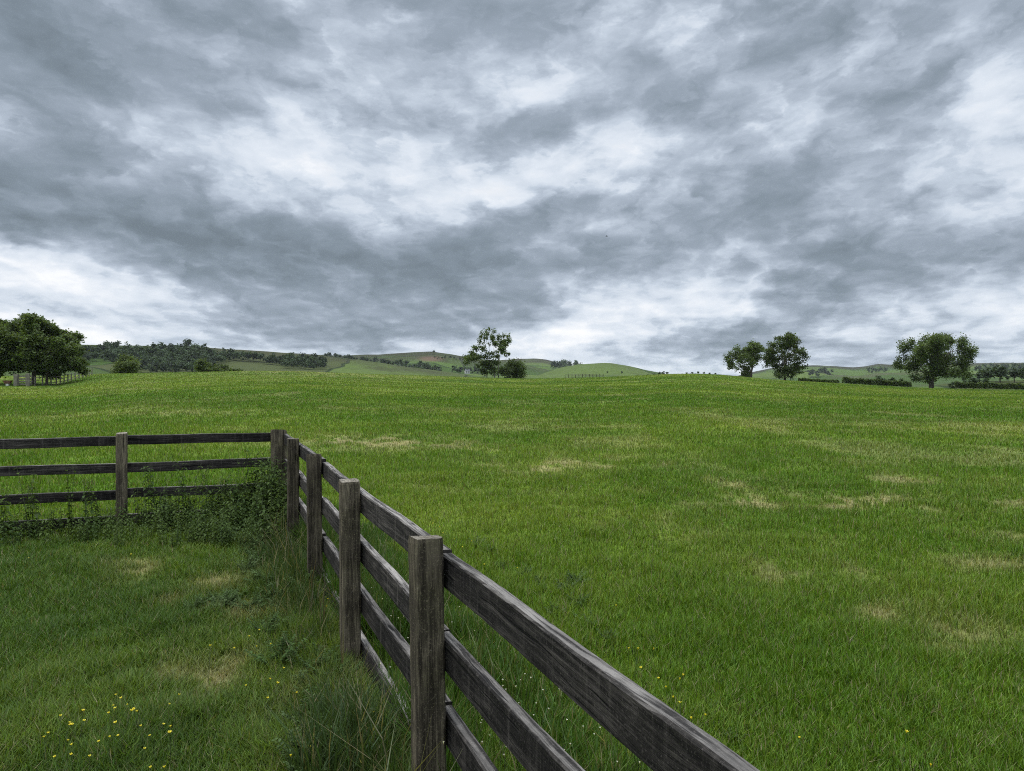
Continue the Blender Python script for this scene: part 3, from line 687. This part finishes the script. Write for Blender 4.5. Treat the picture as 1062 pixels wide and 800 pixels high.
def hill(key, ridge, R, R0, z0, moor=0., seed=0, bracken=()):
    ridge = np.array(ridge, float); px = np.arange(ridge[0, 0], ridge[-1, 0] + .1, 1.6); az = np.arctan((px - CX) / F)
    py = np.interp(px, ridge[:, 0], ridge[:, 1])
    ker = np.array([1, 2, 3, 2, 1]) / 9; py = np.convolve(np.pad(py, 2, 'edge'), ker, 'valid')
    py = py + (fbm(px / 22 + seed, px * 0 + seed, 3) - .5) * 1.0
    zr = EYE + (HY - py) / F * R * np.cos(az)
    t = np.concatenate([np.linspace(0, 1, 34), np.linspace(1.03, 1.5, 10)])
    rr = R0 + (R - R0) * t
    A, RRR = np.meshgrid(az, rr); TT = np.broadcast_to(t[:, None], A.shape); ZR = np.broadcast_to(zr[None], A.shape)
    f = np.where(TT <= 1, TT ** 1.15 * (1 - .12 * np.sin(np.pi * np.clip(TT, 0, 1))), 1 - sstep(1, 1.5, TT) * .9 - (TT - 1) * .1)
    X = RRR * np.sin(A); Yy = RRR * np.cos(A)
    Z = z0 + (ZR - z0) * f + (fbm(X / 120 + seed, Yy / 120, 4) - .5) * (R * .012) * np.sin(np.pi * np.clip(TT, 0, 1))
    nA = len(az); i = (np.arange(len(t) - 1)[:, None] * nA + np.arange(nA - 1)[None]).ravel()
    Q = np.stack([i, i + 1, i + nA + 1, i + nA], 1)
    me = mesh_from('hill', np.stack([X, Yy, Z], 2).reshape(-1, 3), Q, None, None, True)
    mo = me.attributes.new('moor', 'FLOAT', 'POINT'); nz = fbm(X / (R * .05), Yy / (R * .05), 3)
    mv = moor * sstep(.78, .95, TT + .25 * (nz - .5)) ; mo.data.foreach_set('value', np.clip(mv, 0, 1).ravel().astype(np.float32))
    br = np.zeros_like(Z); ppx = CX + F * np.tan(A); ppy = HY - (Z - EYE) / (RRR * np.cos(A)) * F
    for (bx, by, ra, rb) in bracken: br = np.maximum(br, np.exp(-(((ppx - bx) / ra) ** 2 + ((ppy - by) / rb) ** 2) ** 2) * .8)
    ba = me.attributes.new('bracken', 'FLOAT', 'POINT'); ba.data.foreach_set('value', br.ravel().astype(np.float32))
    o = link('hill', me, M_HILL); tag(o, kind='structure')
    HILLS[key] = (az, t, rr, Z)
def on_hill(key, px, py):
    az, t, rr, Z = HILLS[key]; a = az_of(px); j = int(np.clip(np.searchsorted(az, a), 1, len(az) - 1)); w = np.clip((a - az[j - 1]) / (az[j] - az[j - 1]), 0, 1)
    z = Z[:34, j - 1] * (1 - w) + Z[:34, j] * w; rrr = rr[:34]; e = HY - (z - EYE) / (rrr * math.cos(a)) * F
    i = 33
    for q in range(33, 0, -1):
        if e[q - 1] >= py: i = q; break
        i = q
    f = np.clip((py - e[i - 1]) / (e[i] - e[i - 1] - 1e-9), 0, 1); R_ = rrr[i - 1] + (rrr[i] - rrr[i - 1]) * f; z_ = z[i - 1] + (z[i] - z[i - 1]) * f
    return Vector((R_ * math.sin(a), R_ * math.cos(a), float(z_)))
hill('left', [(-260,350),(0,354),(60,356),(85,357.5),(130,358.5),(180,359),(200,360),(230,362),(266,364),(300,366.3),(330,368.4),(370,373),(420,380),(480,388),(560,400)], 900, 430, -12, .5, 1)
hill('middle', [(230,378),(300,369),(330,368.3),(360,368.8),(395,367.6),(425,365.8),(447,365),(466,367.5),(480,370),(510,373.8),(540,377.5),(575,385),(620,396)], 1500, 760, -12, .75, 2, [(447, 372.5, 13, 2.6)])
hill('dark', [(440,384),(490,376),(520,373.4),(540,372.2),(555,371.8),(566,373),(578,376.5),(600,383),(650,396)], 2200, 1150, -12, 1., 3)
hill('green', [(545,393),(565,386),(580,381.5),(600,378.2),(625,376.6),(635,377),(650,379.5),(670,384),(690,387.5),(730,397)], 1300, 600, -12, .15, 4)
hill('far_right', [(735,397),(765,390),(783,385.5),(800,382),(820,380),(840,379),(850,379),(870,380.2),(885,381.2),(897,380),(905,378.3),(911,377.2),(920,378.2),(940,379),(970,378),(1010,377),(1040,376.5),(1100,376),(1300,376)], 2600, 900, -12, .9, 5)
hill('crest_copse', [(640,396),(665,391),(690,388.6),(720,387.6),(745,388.6),(775,396)], 430, 300, -12, 0, 6)
hill('hedge_field', [(850,407),(905,403.4),(940,402),(960,400.6),(990,397.6),(1020,395.6),(1062,394.6),(1250,393)], 390, 225, -3.5, 0, 7)

# ------------------------------------------------------------------ distant trees and woods
def far_tree_geo(seed, n=260, shape=1.0):
    """a small rounded crown about 1 unit high, for trees hundreds of metres away."""
    r = np.random.default_rng(seed); S = []
    for q in range(9):
        d = r.normal(0, 1, 3); d /= np.linalg.norm(d); S.append(d * np.array((.26, .26, .24 * shape)) * r.uniform(.4, 1.1) + np.array((0, 0, .58)))
    S = np.array(S); w = r.integers(0, 9, n); P = S[w] + r.normal(0, .085, (n, 3)); P[:, 2] = np.maximum(P[:, 2], .06)
    return P, ((.7 + .6 * r.random(9))[w]) * r.uniform(.75, 1.25, n), r
FAR = []
for i in range(5):
    P, tn, r = far_tree_geo(500 + i, 320, (.8, 1.2, 1., .9, 1.4)[i]); cr = Geo(); leaves(cr, P, .13, tn, r); tk = Geo(); tk.tube([(0, 0, -.15), (.01, 0, .2), (0, .01, .6)], (.04, .03, .012), 5)
    a, b = tk.mesh('trunk', True), cr.mesh('crown'); a.materials.append(M_BARK); b.materials.append(M_FARLEAF); FAR.append((a, b))
def far_tree(p, hgt, label, group=None, wide=1.):
    a, b = rnd.choice(FAR); o = empty('broadleaf_tree', p, label, 'tree', group, rnd.uniform(0, 6.28)); o.scale = (hgt * wide, hgt * wide, hgt)
    for nm, me in (('trunk', a), ('crown', b)):
        c = bpy.data.objects.new(nm, me); COL.objects.link(c); c.parent = o
    return o
def wood(key, spots, hpx, label, seed, step=3.0):
    """a wood that reads as one mass: crowns packed over a band of hillside."""
    r = np.random.default_rng(seed); cr = Geo()
    spots = np.array(spots, float)                       # px, py of upper and lower edge of the tree bases
    px = spots[0, 0]
    while px < spots[-1, 0]:
        y0 = np.interp(px, spots[:, 0], spots[:, 1]); y1 = np.interp(px, spots[:, 0], spots[:, 2]); y = y0 + r.uniform(0, 1.2)
        while y <= y1 + .01:
            p = on_hill(key, px + r.uniform(-1.5, 1.5), y); sc = hpx * r.uniform(.55, 1.55) * math.hypot(p[0], p[1]) / F
            P, tn, r2 = far_tree_geo(int(r.integers(1e6)), 190, r.uniform(.8, 1.3))
            leaves(cr, P * sc + np.array(p), .14 * sc, tn * r.uniform(.5, 1.5), r2); y += 2.0 * r.uniform(.8, 1.2)
        px += step * r.uniform(.8, 1.2)
    o = link('woodland', cr.mesh('woodland'), M_FARLEAF); return tag(o, label, 'wood', kind='stuff')
wood('left', [(84,368,380),(104,366,374),(116,364,378),(128,366,385),(150,367,388),(190,365,388),(215,368,388),(228,370,380),(240,371,375),(265,374,377)], 7.5, 'dark mixed wood covering the slope of the left hill', 61)
wood('left', [(262,374,376),(280,376,379),(300,376,383),(320,377,384),(332,377,384),(337,381,384)], 8, 'compact dark wood at the right foot of the left hill', 62, 2.6)
wood('middle', [(338,371,372.5),(352,373,375),(365,376,378),(385,378,381),(400,379,385),(420,381,387),(440,383,388),(457,386,389)], 6.5, 'long dark tree belt running down the middle hill', 63, 2.6)
wood('dark', [(572,381,383),(582,380,387),(594,382,388),(606,386,390)], 7, 'dark wood in the hollow before the rounded green hill', 64, 2.4)
wood('middle', [(470,386,388),(478,385,389),(492,384,389),(505,385,390)], 5, 'pale wood around the white farmhouse behind the airy tree', 65, 2.6)
wood('middle', [(448,372,373),(470,372.5,374.5),(484,374,376)], 3, 'dark scrub strip under the top of the middle hill', 66, 2.4)
wood('far_right', [(832,389,390),(845,388,392),(862,388,392)], 5, 'small dark plantation on the far right hillside', 67, 2.4)
wood('far_right', [(900,386,388),(920,386,388)], 4.5, 'little copse on the far right hillside left of the big tree', 68, 2.4)
wood('hedge_field', [(985,397.5,398.5),(1000,396.5,397.5),(1020,395.5,396.5),(1062,394.5,396),(1090,394.5,396)], 10, 'dark line of trees along the top of the field at the right edge', 69, 5)
wood('far_right', [(1015,384,388),(1040,384,389),(1062,382,388),(1090,382,388)], 5, 'hazy woods on the far hillside at the right edge', 70, 3)

for (px, py, h, wd, lb) in [
    (195, 361, 9, 1.5, 'dark flat-topped tree breaking the skyline of the left hill'),
    (212, 364, 7, 1.2, 'rounded tree on the left skyline beside the flat-topped one'),
    (121, 363, 9, 1.5, 'broad tree on the left skyline above the rounded green bush'),
    (103, 364, 6, 1.6, 'smaller tree on the left skyline just right of the big tree group'),
    (164.5, 359.4, 3, 1.2, 'tiny lone tree dotted on the bare left skyline'),
    (232, 367, 6, .9, 'narrow tree at the right end of the left skyline row'),
    (338, 372, 5.5, 1.4, 'dark tree standing between the left wood and the tree belt'),
    (351, 375, 5, 1.6, 'round tree at the upper end of the tree belt'),
    (450, 366, 3, 1.3, 'tiny tree on the summit of the middle hill')]:
    key = 'left' if px < 300 else 'middle'; p = on_hill(key, px, py); D = math.hypot(p[0], p[1]); far_tree(p - Vector((0, 0, .3)), h * D / F, lb, None, wd)
for (px, py, h) in [(390,374.5,3.5),(397,375.5,3.5),(370,374,3),(411,377,3.5),(437,380,4),(470,383,4),(630,387.5,2.5),(645,388,3)]:
    key = 'middle' if px < 520 else 'green'; p = on_hill(key, px, py); D = math.hypot(p[0], p[1]); far_tree(p, h * D / F, 'small round tree dotted singly on the far green slopes', 'single trees on the far slopes', 1.3)
for (px, h) in [(672,2.5),(679,3),(684,4),(688,4),(692,3.5),(712,2.6),(718,2.8),(724,3.2),(730,3),(736,2.6),(742,2.4)]:
    p = on_hill('crest_copse', px, float(np.interp(px, [660, 690, 720, 745], [391.5, 389.2, 388.3, 389.2]))); D = math.hypot(p[0], p[1]); far_tree(p, h * D / F, 'little dark tree peeping over the field crest left of the pair of trees', 'little trees peeping over the crest', 1.3)
for (px, py, h, wd) in [(885,399,7,1.5),(898,398,7,1.6),(912,398,8,1.6),(925,398,7,1.5),(935,398.5,6,1.5),(1010,400,9,1.8),(1000,401,7,1.6),(1022,399,7,1.6),(988,402,6,1.5)]:
    p = Vector(((px - CX) / F * 240, 240, 0)); p.z = Hs(p.x, p.y) ; z = EYE + (HY - py) / F * 240; p.z = min(p.z, z) if False else z - 1.0
    far_tree(p, (h + 3) * 240 / F, 'rounded bush of the overgrown row behind the dark hedges', 'bushes behind the dark hedges', wd * .8)
for (px, py, h, wd) in [(1037,394,15,1.2),(1052,394,13,1.2),(1066,394,16,1.2),(1024,395,11,1.3)]:
    p = on_hill('hedge_field', px, 397); D = math.hypot(p[0], p[1]); far_tree(p, h * D / F, 'tall dark tree above the hedge at the right edge of the picture', 'tall dark trees at the right edge', wd)

# ------------------------------------------------------------------ small far structures
# rail fence below the left trees
wf_ = empty('rail_fence', (0, 0, 0), 'thin grey post and rail fence running away below the left trees', 'fence')
FP = [(36,118),(44,120),(53,122),(58.5,124),(62.5,126),(66.5,128),(70.5,130),(74,132),(78,134.5),(82,137),(86,139.5),(89.5,142),(92.5,145),(95.5,148)]
FW = []
for (px, Y) in FP:
    x = (px - CX) / F * Y; z = Hs(x, Y); FW.append((x, Y, z))
wf_.location = FW[0]; o0 = np.array(FW[0])
for q in FW:
    b = Geo(); p = np.array(q) - o0; b.box(p + (-.07, -.07, -.3), p + (.07, .07, 1.4), jit=.01); link('post', b.mesh('post'), M_OLDWOOD, wf_)
for a, b_ in zip(FW[:-1], FW[1:]):
    for zz in (1.3, .85, .4):
        b = Geo(); p = np.array(a) - o0; q = np.array(b_) - o0; b.tube([p + (0, -.1, zz), q + (0, -.1, zz)], (.045, .045), 4); link('rail', b.mesh('rail'), M_OLDWOOD, wf_)
# chunky pale fence section under the trunk
px0, Y0 = 24, 117; x = (px0 - CX) / F * Y0
hu = empty('hurdle', (x, Y0, Hs(x, Y0)), 'chunky pale weathered timber hurdle under the left trees', 'hurdle')
for dx in (-1.05, .75):
    b = Geo(); b.box((dx - .28, -.2, -.2), (dx + .28, .2, 1.85), jit=.08); link('post', b.mesh('post'), M_OLDWOOD, hu)
for i in range(4):
    b = Geo(); b.box((-1.35, .22, .2 + i * .40), (1.2, .28, .40 + i * .40), jit=.03); link('board', b.mesh('board'), M_OLDWOOD, hu)
px0, Y0 = 8, 117; x = (px0 - CX) / F * Y0
ft = empty('feed_trough', (x, Y0, Hs(x, Y0)), 'small rusty red trough on a pale stand at the far left edge', 'trough')
b = Geo(); b.add([(-.65,-.3,.85),(.65,-.3,.85),(.65,.3,.85),(-.65,.3,.85),(-.4,-.2,.35),(.4,-.2,.35),(.4,.2,.35),(-.4,.2,.35)], [[0,1,5,4],[1,2,6,5],[2,3,7,6],[3,0,4,7],[4,5,6,7]]); link('hopper', b.mesh('hopper'), M_RUST, ft)
b = Geo(); b.box((-.2, -.18, -.1), (.2, .18, .348)); link('stand', b.mesh('stand'), M_PALE, ft)
# dry stone wall along the crest under the left wood
SW = [((px - CX) / F * 176, 176.0) for px in range(108, 246, 2)]
wl = empty('stone_wall', (SW[0][0], SW[0][1], Hs(*SW[0])), 'low pale dry stone wall along the left crest behind the bushes', 'wall')
b = Geo(); o0 = np.array(wl.location)
for i, p in enumerate(SW[:-1]):
    q = SW[i + 1]; z = Hs(*p) - o0[2]; x0_ = p[0] - o0[0]; x1_ = q[0] - o0[0]
    for j in range(3):
        k = rnd.uniform(.6, 1.4); b.box((x0_ + rnd.uniform(-.03, .03), -.25, z - .2 + j * .24), (x1_ - .02, .25, z + .03 + j * .24 + rnd.uniform(-.08, .08)), (k, k, k * .95), .04)
link('stonework', b.mesh('stonework'), M_STONE, wl)
# wire-and-post fence on the far crest right of the airy tree
cf = empty('post_fence', (0, 0, 0), 'row of brown fence posts with wires on the crest before the rounded green hill', 'fence')
CF = [((px - CX) / F * 216, 216.0) for px in np.arange(586, 628, 3.6)]; cf.location = (CF[0][0], 216, Hs(*CF[0])); o0 = np.array(cf.location)
for p in CF:
    b = Geo(); z = Hs(*p) - o0[2]; b.box((p[0] - o0[0] - .07, -.07, z - .2), (p[0] - o0[0] + .07, .07, z + 1.1), jit=.02); link('post', b.mesh('post'), M_BARK, cf)
for zz in (1.0, .65, .3):
    b = Geo(); b.tube([(p[0] - o0[0], -.09, Hs(*p) - o0[2] + zz) for p in CF], [.03] * len(CF), 4); link('wire', b.mesh('wire'), M_BARK, cf)
# far buildings
def house(px, py, key, w, d, h, rh, label, name='farmhouse', cat='house'):
    p = on_hill(key, px, py); hs = empty(name, p, label, cat, None, .3)
    b = Geo(); b.add([(-w/2,-d/2,-1),(w/2,-d/2,-1),(w/2,d/2,-1),(-w/2,d/2,-1),(-w/2,-d/2,h),(w/2,-d/2,h),(w/2,d/2,h),(-w/2,d/2,h),(-w/2,0,h+rh),(w/2,0,h+rh)], [[0,1,5,4],[1,2,6,5],[2,3,7,6],[3,0,4,7]], [[4,8,7],[5,6,9]]); link('wall', b.mesh('wall'), M_PALE, hs)
    b = Geo(); e = .35; b.add([(-w/2-e,-d/2-e,h-.2),(w/2+e,-d/2-e,h-.2),(w/2+e,0,h+rh+.15),(-w/2-e,0,h+rh+.15),(w/2+e,d/2+e,h-.2),(-w/2-e,d/2+e,h-.2)], [[0,1,2,3],[3,2,4,5]])
    rf = link('roof', b.mesh('roof'), M_SLATE, hs)
    b = Geo(); b.box((w/2-1.2,-.4,h+rh-.5),(w/2-.4,.4,h+rh+1.2)); link('chimney', b.mesh('chimney'), M_STONE, rf)
    for dx in (-w*.28, w*.28):
        for zz in (1., h - 1.7):
            b = Geo(); b.box((dx-.5,-d/2-.06,zz),(dx+.5,-d/2-.02,zz+1.2)); link('window', b.mesh('window'), M_DARKGLASS, hs)
house(484.5, 387.6, 'middle', 6.5, 5, 4, 2.2, 'white farmhouse among trees left of the airy tree')
house(567, 391, 'dark', 12, 7, 4, 2.5, 'tiny pale farm building low on the crest right of the round bush', 'barn', 'barn')

# bird
p = at(629, 245.5, 130)
bd = empty('bird', p, 'tiny dark bird flying high over the field', 'bird')
b = Geo(); b.tube([(-.2,0,0),(-.1,0,.01),(.05,0,.02),(.16,0,.03),(.22,0,.03)], (.01,.05,.06,.04,.005), 6); link('body', b.mesh('body', True), M_BIRD, bd)
for sg in (-1, 1):
    b = Geo(); b.add([(.06,0,.03),(-.06,0,.03),(-.09,sg*.18,.10),(.06,sg*.18,.11),(-.10,sg*.40,.06)], [[0,1,2,3]], [[3,2,4]]); link('wing', b.mesh('wing'), M_BIRD, bd)

# ------------------------------------------------------------------ sky
world = bpy.data.worlds.new('World'); scene.world = world; world.use_nodes = True
E.nt = world.node_tree; E.nt.nodes.clear()
SUN_EL, SUN_AZ = math.radians(52), math.radians(-78)
sky = nd('ShaderNodeTexSky'); sky.sky_type = 'NISHITA'; sky.sun_disc = False; sky.sun_elevation = SUN_EL; sky.sun_rotation = SUN_AZ
d = E(nd('ShaderNodeTexCoord').outputs['Generated']); dx, dy, dz = sep(d)
zc = E.m('MAXIMUM', dz, 0.0)
den = zc + .22
P = vec(dx / den, dy / den, 0.0)
az = E.m('ARCTAN2', dx, dy); el = E.m('ARCSINE', dz)
D2 = vmul(d, (1, 1, 2.0))
wn = noise(D2, 3.0, 5, .58, out=1); wx, wy, wz = sep(wn)
wn2 = noise(D2, 12, 5, .6, out=1); w2x, w2y, w2z = sep(wn2)
lowf = maprange(el, 0, .25, .4, 1., False)
azw = az + (wx - .5) * .30 + (w2x - .5) * .06; elw = el + ((wy - .5) * .15 + (w2y - .5) * .035) * lowf
BL = [ # px, py, half-width, half-height, tilt(deg, + = rising to the right), amount
    (70,95,170,95,0,-.46), (120,222,180,20,-6,-.20), (250,262,200,24,-7,-.42), (430,285,130,26,4,-.25), (470,318,100,14,0,-.16),
    (690,130,55,32,0,-.34), (640,30,230,34,4,-.18), (760,225,240,26,24,-.20), (560,245,90,24,15,-.22), (940,272,130,42,6,-.44), (860,255,40,30,0,-.18),
    (700,352,110,14,4,-.20), (320,345,70,14,0,-.24), (860,350,70,16,0,-.2), (870,130,200,18,25,-.16), (170,330,60,12,0,-.14), (1000,40,90,40,0,-.1), (600,80,60,20,0,-.12), (440,60,30,60,0,-.08),
    (330,22,60,30,0,.34), (240,175,110,24,-4,.26), (60,207,90,10,0,.26), (150,152,40,12,0,.25), (50,285,90,24,-14,.46), (15,262,40,12,-14,.35), (95,347,55,9,-10,.5), (160,300,90,14,-8,.2),
    (585,352,60,20,0,.48), (640,322,110,20,14,.26), (600,335,40,14,0,.22), (770,297,80,14,8,.36), (720,318,50,12,0,.2), (1025,212,60,22,20,.36), (570,125,70,38,0,.12), (450,120,140,60,0,.05),
    (1000,330,110,12,5,.32), (900,340,60,12,0,.2), (480,352,70,9,0,.32), (735,185,110,20,20,.12), (705,70,30,22,0,.08), (960,170,100,14,22,.14), (400,205,60,22,0,.12), (520,205,70,22,0,.10), (770,375,90,10,0,.18), (1040,300,50,10,0,.18), (400,360,120,8,0,.2)]
lay = None
for (px, py, a, b, t, k) in BL:
    a0 = math.atan((px - CX) / F); e0 = math.atan((HY - py) / F * math.cos(a0)); ct, st_ = math.cos(math.radians(t)), math.sin(math.radians(t))
    sa, sb = a / F * 1.1, b / F * 1.15
    u = azw - a0; v = elw - e0
    q1 = u * (ct / sa) + v * (st_ / sa); q2 = v * (ct / sb) - u * (st_ / sb)
    ex = E.m('EXPONENT', (q1 * q1 + q2 * q2) * -1.0) * k
    lay = ex if lay is None else lay + ex
# cloud body on a high deck, flattened by perspective toward the horizon
rot = nd('ShaderNodeVectorRotate'); rot.rotation_type = 'Z_AXIS'; E.put(rot.inputs['Vector'], P); rot.inputs['Angle'].default_value = math.radians(4); PR = E(rot.outputs[0])
WARP = vmul(vadd(wn2, (-.5, -.5, -.5)), (.20, .20, 0))
def body(v):
    v = vadd(v, WARP)
    a = noise(vmul(v, (1.2, .75, 1)), 2.1, 3, .5, dims='2D')
    b = noise(vmul(v, (1.15, .85, 1)), 5.6, 6, .52, dims='2D')
    vo = nd('ShaderNodeTexVoronoi'); vo.voronoi_dimensions = '2D'; vo.feature = 'SMOOTH_F1'; E.put(vo.inputs['Vector'], vmul(v, (1.1, .85, 1))); vo.inputs['Scale'].default_value = 4.6; vo.inputs['Detail'].default_value = 3; vo.inputs['Roughness'].default_value = .5; vo.inputs['Smoothness'].default_value = .8
    return a * 1.0 + b * .75 - E(vo.outputs['Distance']) * .34
t0 = body(PR); t1 = body(vadd(PR, (.04, -.07, 0)))       # second sample a step toward the light: lit and shaded flanks of the billows
thick = t0 - .62
relief = t1 - t0
n3 = noise(D2, 20, 6, .62, .3)
# long rolls of cloud seen edge-on: level near the horizon, sweeping up to the right and gently down from the left
lift = maprange(el, .02, .30, .1, 1.)
eb = el - (az * .13 + E.m('SQRT', az * az + .02) * .29) * lift
def rolls(e): return noise(vec(az * 2.3 + (w2x - .5) * .16, e * 8.5 + (w2y - .5) * .55 + (wy - .5) * .8, 3.7), 1.15, 6, .52)
b0 = rolls(eb); b1 = rolls(eb + .028)
val = .575 + lay * .92 - (b0 - .5) * .42 + (b0 - b1) * 1.8 - thick * .38 - relief * .75 + (n3 - .5) * .09
low = noise(vec(az * 3.2 + (w2x - .5) * .1, el * 42 + (w2y - .5) * .8, 9.1), 1.0, 5, .52)      # thin level layers low over the hills
val = val + (low - .46) * maprange(el, .015, .15, .75, 0.)
val = val + E.m('MAXIMUM', .34 - val, 0.) * .42
wisp = noise(vadd(PR, WARP), 9, 6, .6, .6, dims='2D')
val = val + maprange(wisp, .55, .75, 0, .08)
# a lower bank of cloud drifting in front: dark inside, bright along its ragged edge
r2 = nd('ShaderNodeVectorRotate'); r2.rotation_type = 'Z_AXIS'; E.put(r2.inputs['Vector'], vadd(P, vmul(WARP, (1.5, 1.5, 0)))); r2.inputs['Angle'].default_value = math.radians(-8)
bank = noise(vmul(E(r2.outputs[0]), (1.2, .8, 1)), 2.9, 7, .53, dims='2D') - lay * .22
inside = maprange(bank, .50, .60, 0, 1); edge = maprange(bank, .42, .52, 0, 1) - inside
val = val - inside * .065 * maprange(bank, .50, .70, .6, 1.3) + edge * .04
val = val - E.m('MAXIMUM', val - .74, 0.) * .50 + .015 + (n3 - .5) * maprange(val, .7, 1., 0., .16) + maprange(el, .45, 1.3, 0., .25)
cl = ramp(E.m('MAXIMUM', E.m('MINIMUM', val, 1.2), 0.) / 1.2, [(0, (.165, .205, .245)), (.15, (.22, .27, .325)), (.30, (.30, .355, .428)), (.45, (.405, .467, .555)), (.58, (.53, .60, .695)), (.70, (.70, .757, .835)), (.82, (.88, .90, .935)), (.95, (1, 1, .99))])
blue = vmul(E(sky.outputs[0]), (.06, .06, .06))
gap = maprange(val, .80, 1.0, 0, .12) * maprange(wisp, .35, .75, 1, 0) * maprange(el, .10, .25, 0, 1)
colr = mix(gap, cl, blue)
# overcast skies are brightest overhead; unseen top boosted further to light the ground
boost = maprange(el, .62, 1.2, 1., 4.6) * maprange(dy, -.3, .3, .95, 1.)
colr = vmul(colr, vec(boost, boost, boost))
gnd = maprange(dz, -.06, -.01, 0, 1)
colr = mix(gnd, (.10, .12, .10), colr)
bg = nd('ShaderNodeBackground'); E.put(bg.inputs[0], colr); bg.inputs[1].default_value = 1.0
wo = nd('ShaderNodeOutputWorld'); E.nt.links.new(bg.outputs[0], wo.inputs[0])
world.cycles.sampling_method = 'MANUAL'; world.cycles.sample_map_resolution = 512

sl = bpy.data.lights.new('sun', 'SUN'); sl.energy = 1.5; sl.angle = math.radians(30); sl.color = (1, .965, .91)
so = bpy.data.objects.new('sun', sl); COL.objects.link(so)
sdir = Vector((math.sin(SUN_AZ) * math.cos(SUN_EL), math.cos(SUN_AZ) * math.cos(SUN_EL), math.sin(SUN_EL)))
so.rotation_euler = sdir.to_track_quat('Z', 'Y').to_euler()

# ------------------------------------------------------------------ haze
HAZE = 0.00004
if HAZE:
    hb = Geo(); hb.box((-4300, -4300, -14), (4300, 4300, 72)); hm, out = new_mat('haze')
    pv = nd('ShaderNodeVolumePrincipled'); pv.inputs['Color'].default_value = (.86, .92, 1, 1); pv.inputs['Density'].default_value = HAZE
    E.nt.links.new(pv.outputs[0], out.inputs['Volume'])
    ho = link('haze', hb.mesh('haze'), hm); tag(ho, kind='stuff')

# ------------------------------------------------------------------ camera and view
cam = bpy.data.cameras.new('camera'); co = bpy.data.objects.new('camera', cam); COL.objects.link(co)
cam.sensor_fit = 'HORIZONTAL'; cam.sensor_width = 36; cam.lens = 36 * F / 1062
co.location = (0, 0, EYE); co.rotation_euler = (math.pi / 2 - math.atan(6 / F), 0, 0)
cam.clip_start = .05; cam.clip_end = 30000
scene.camera = co
vs = scene.view_settings; vs.view_transform = 'Standard'; vs.look = 'None'; vs.exposure = .12; vs.gamma = 1; vs.use_curve_mapping = False
scene.cycles.max_bounces = 6; scene.cycles.diffuse_bounces = 3; scene.cycles.glossy_bounces = 2; scene.cycles.transmission_bounces = 3; scene.cycles.volume_bounces = 1
scene.cycles.use_denoising = False; scene.cycles.filter_width = 1.05
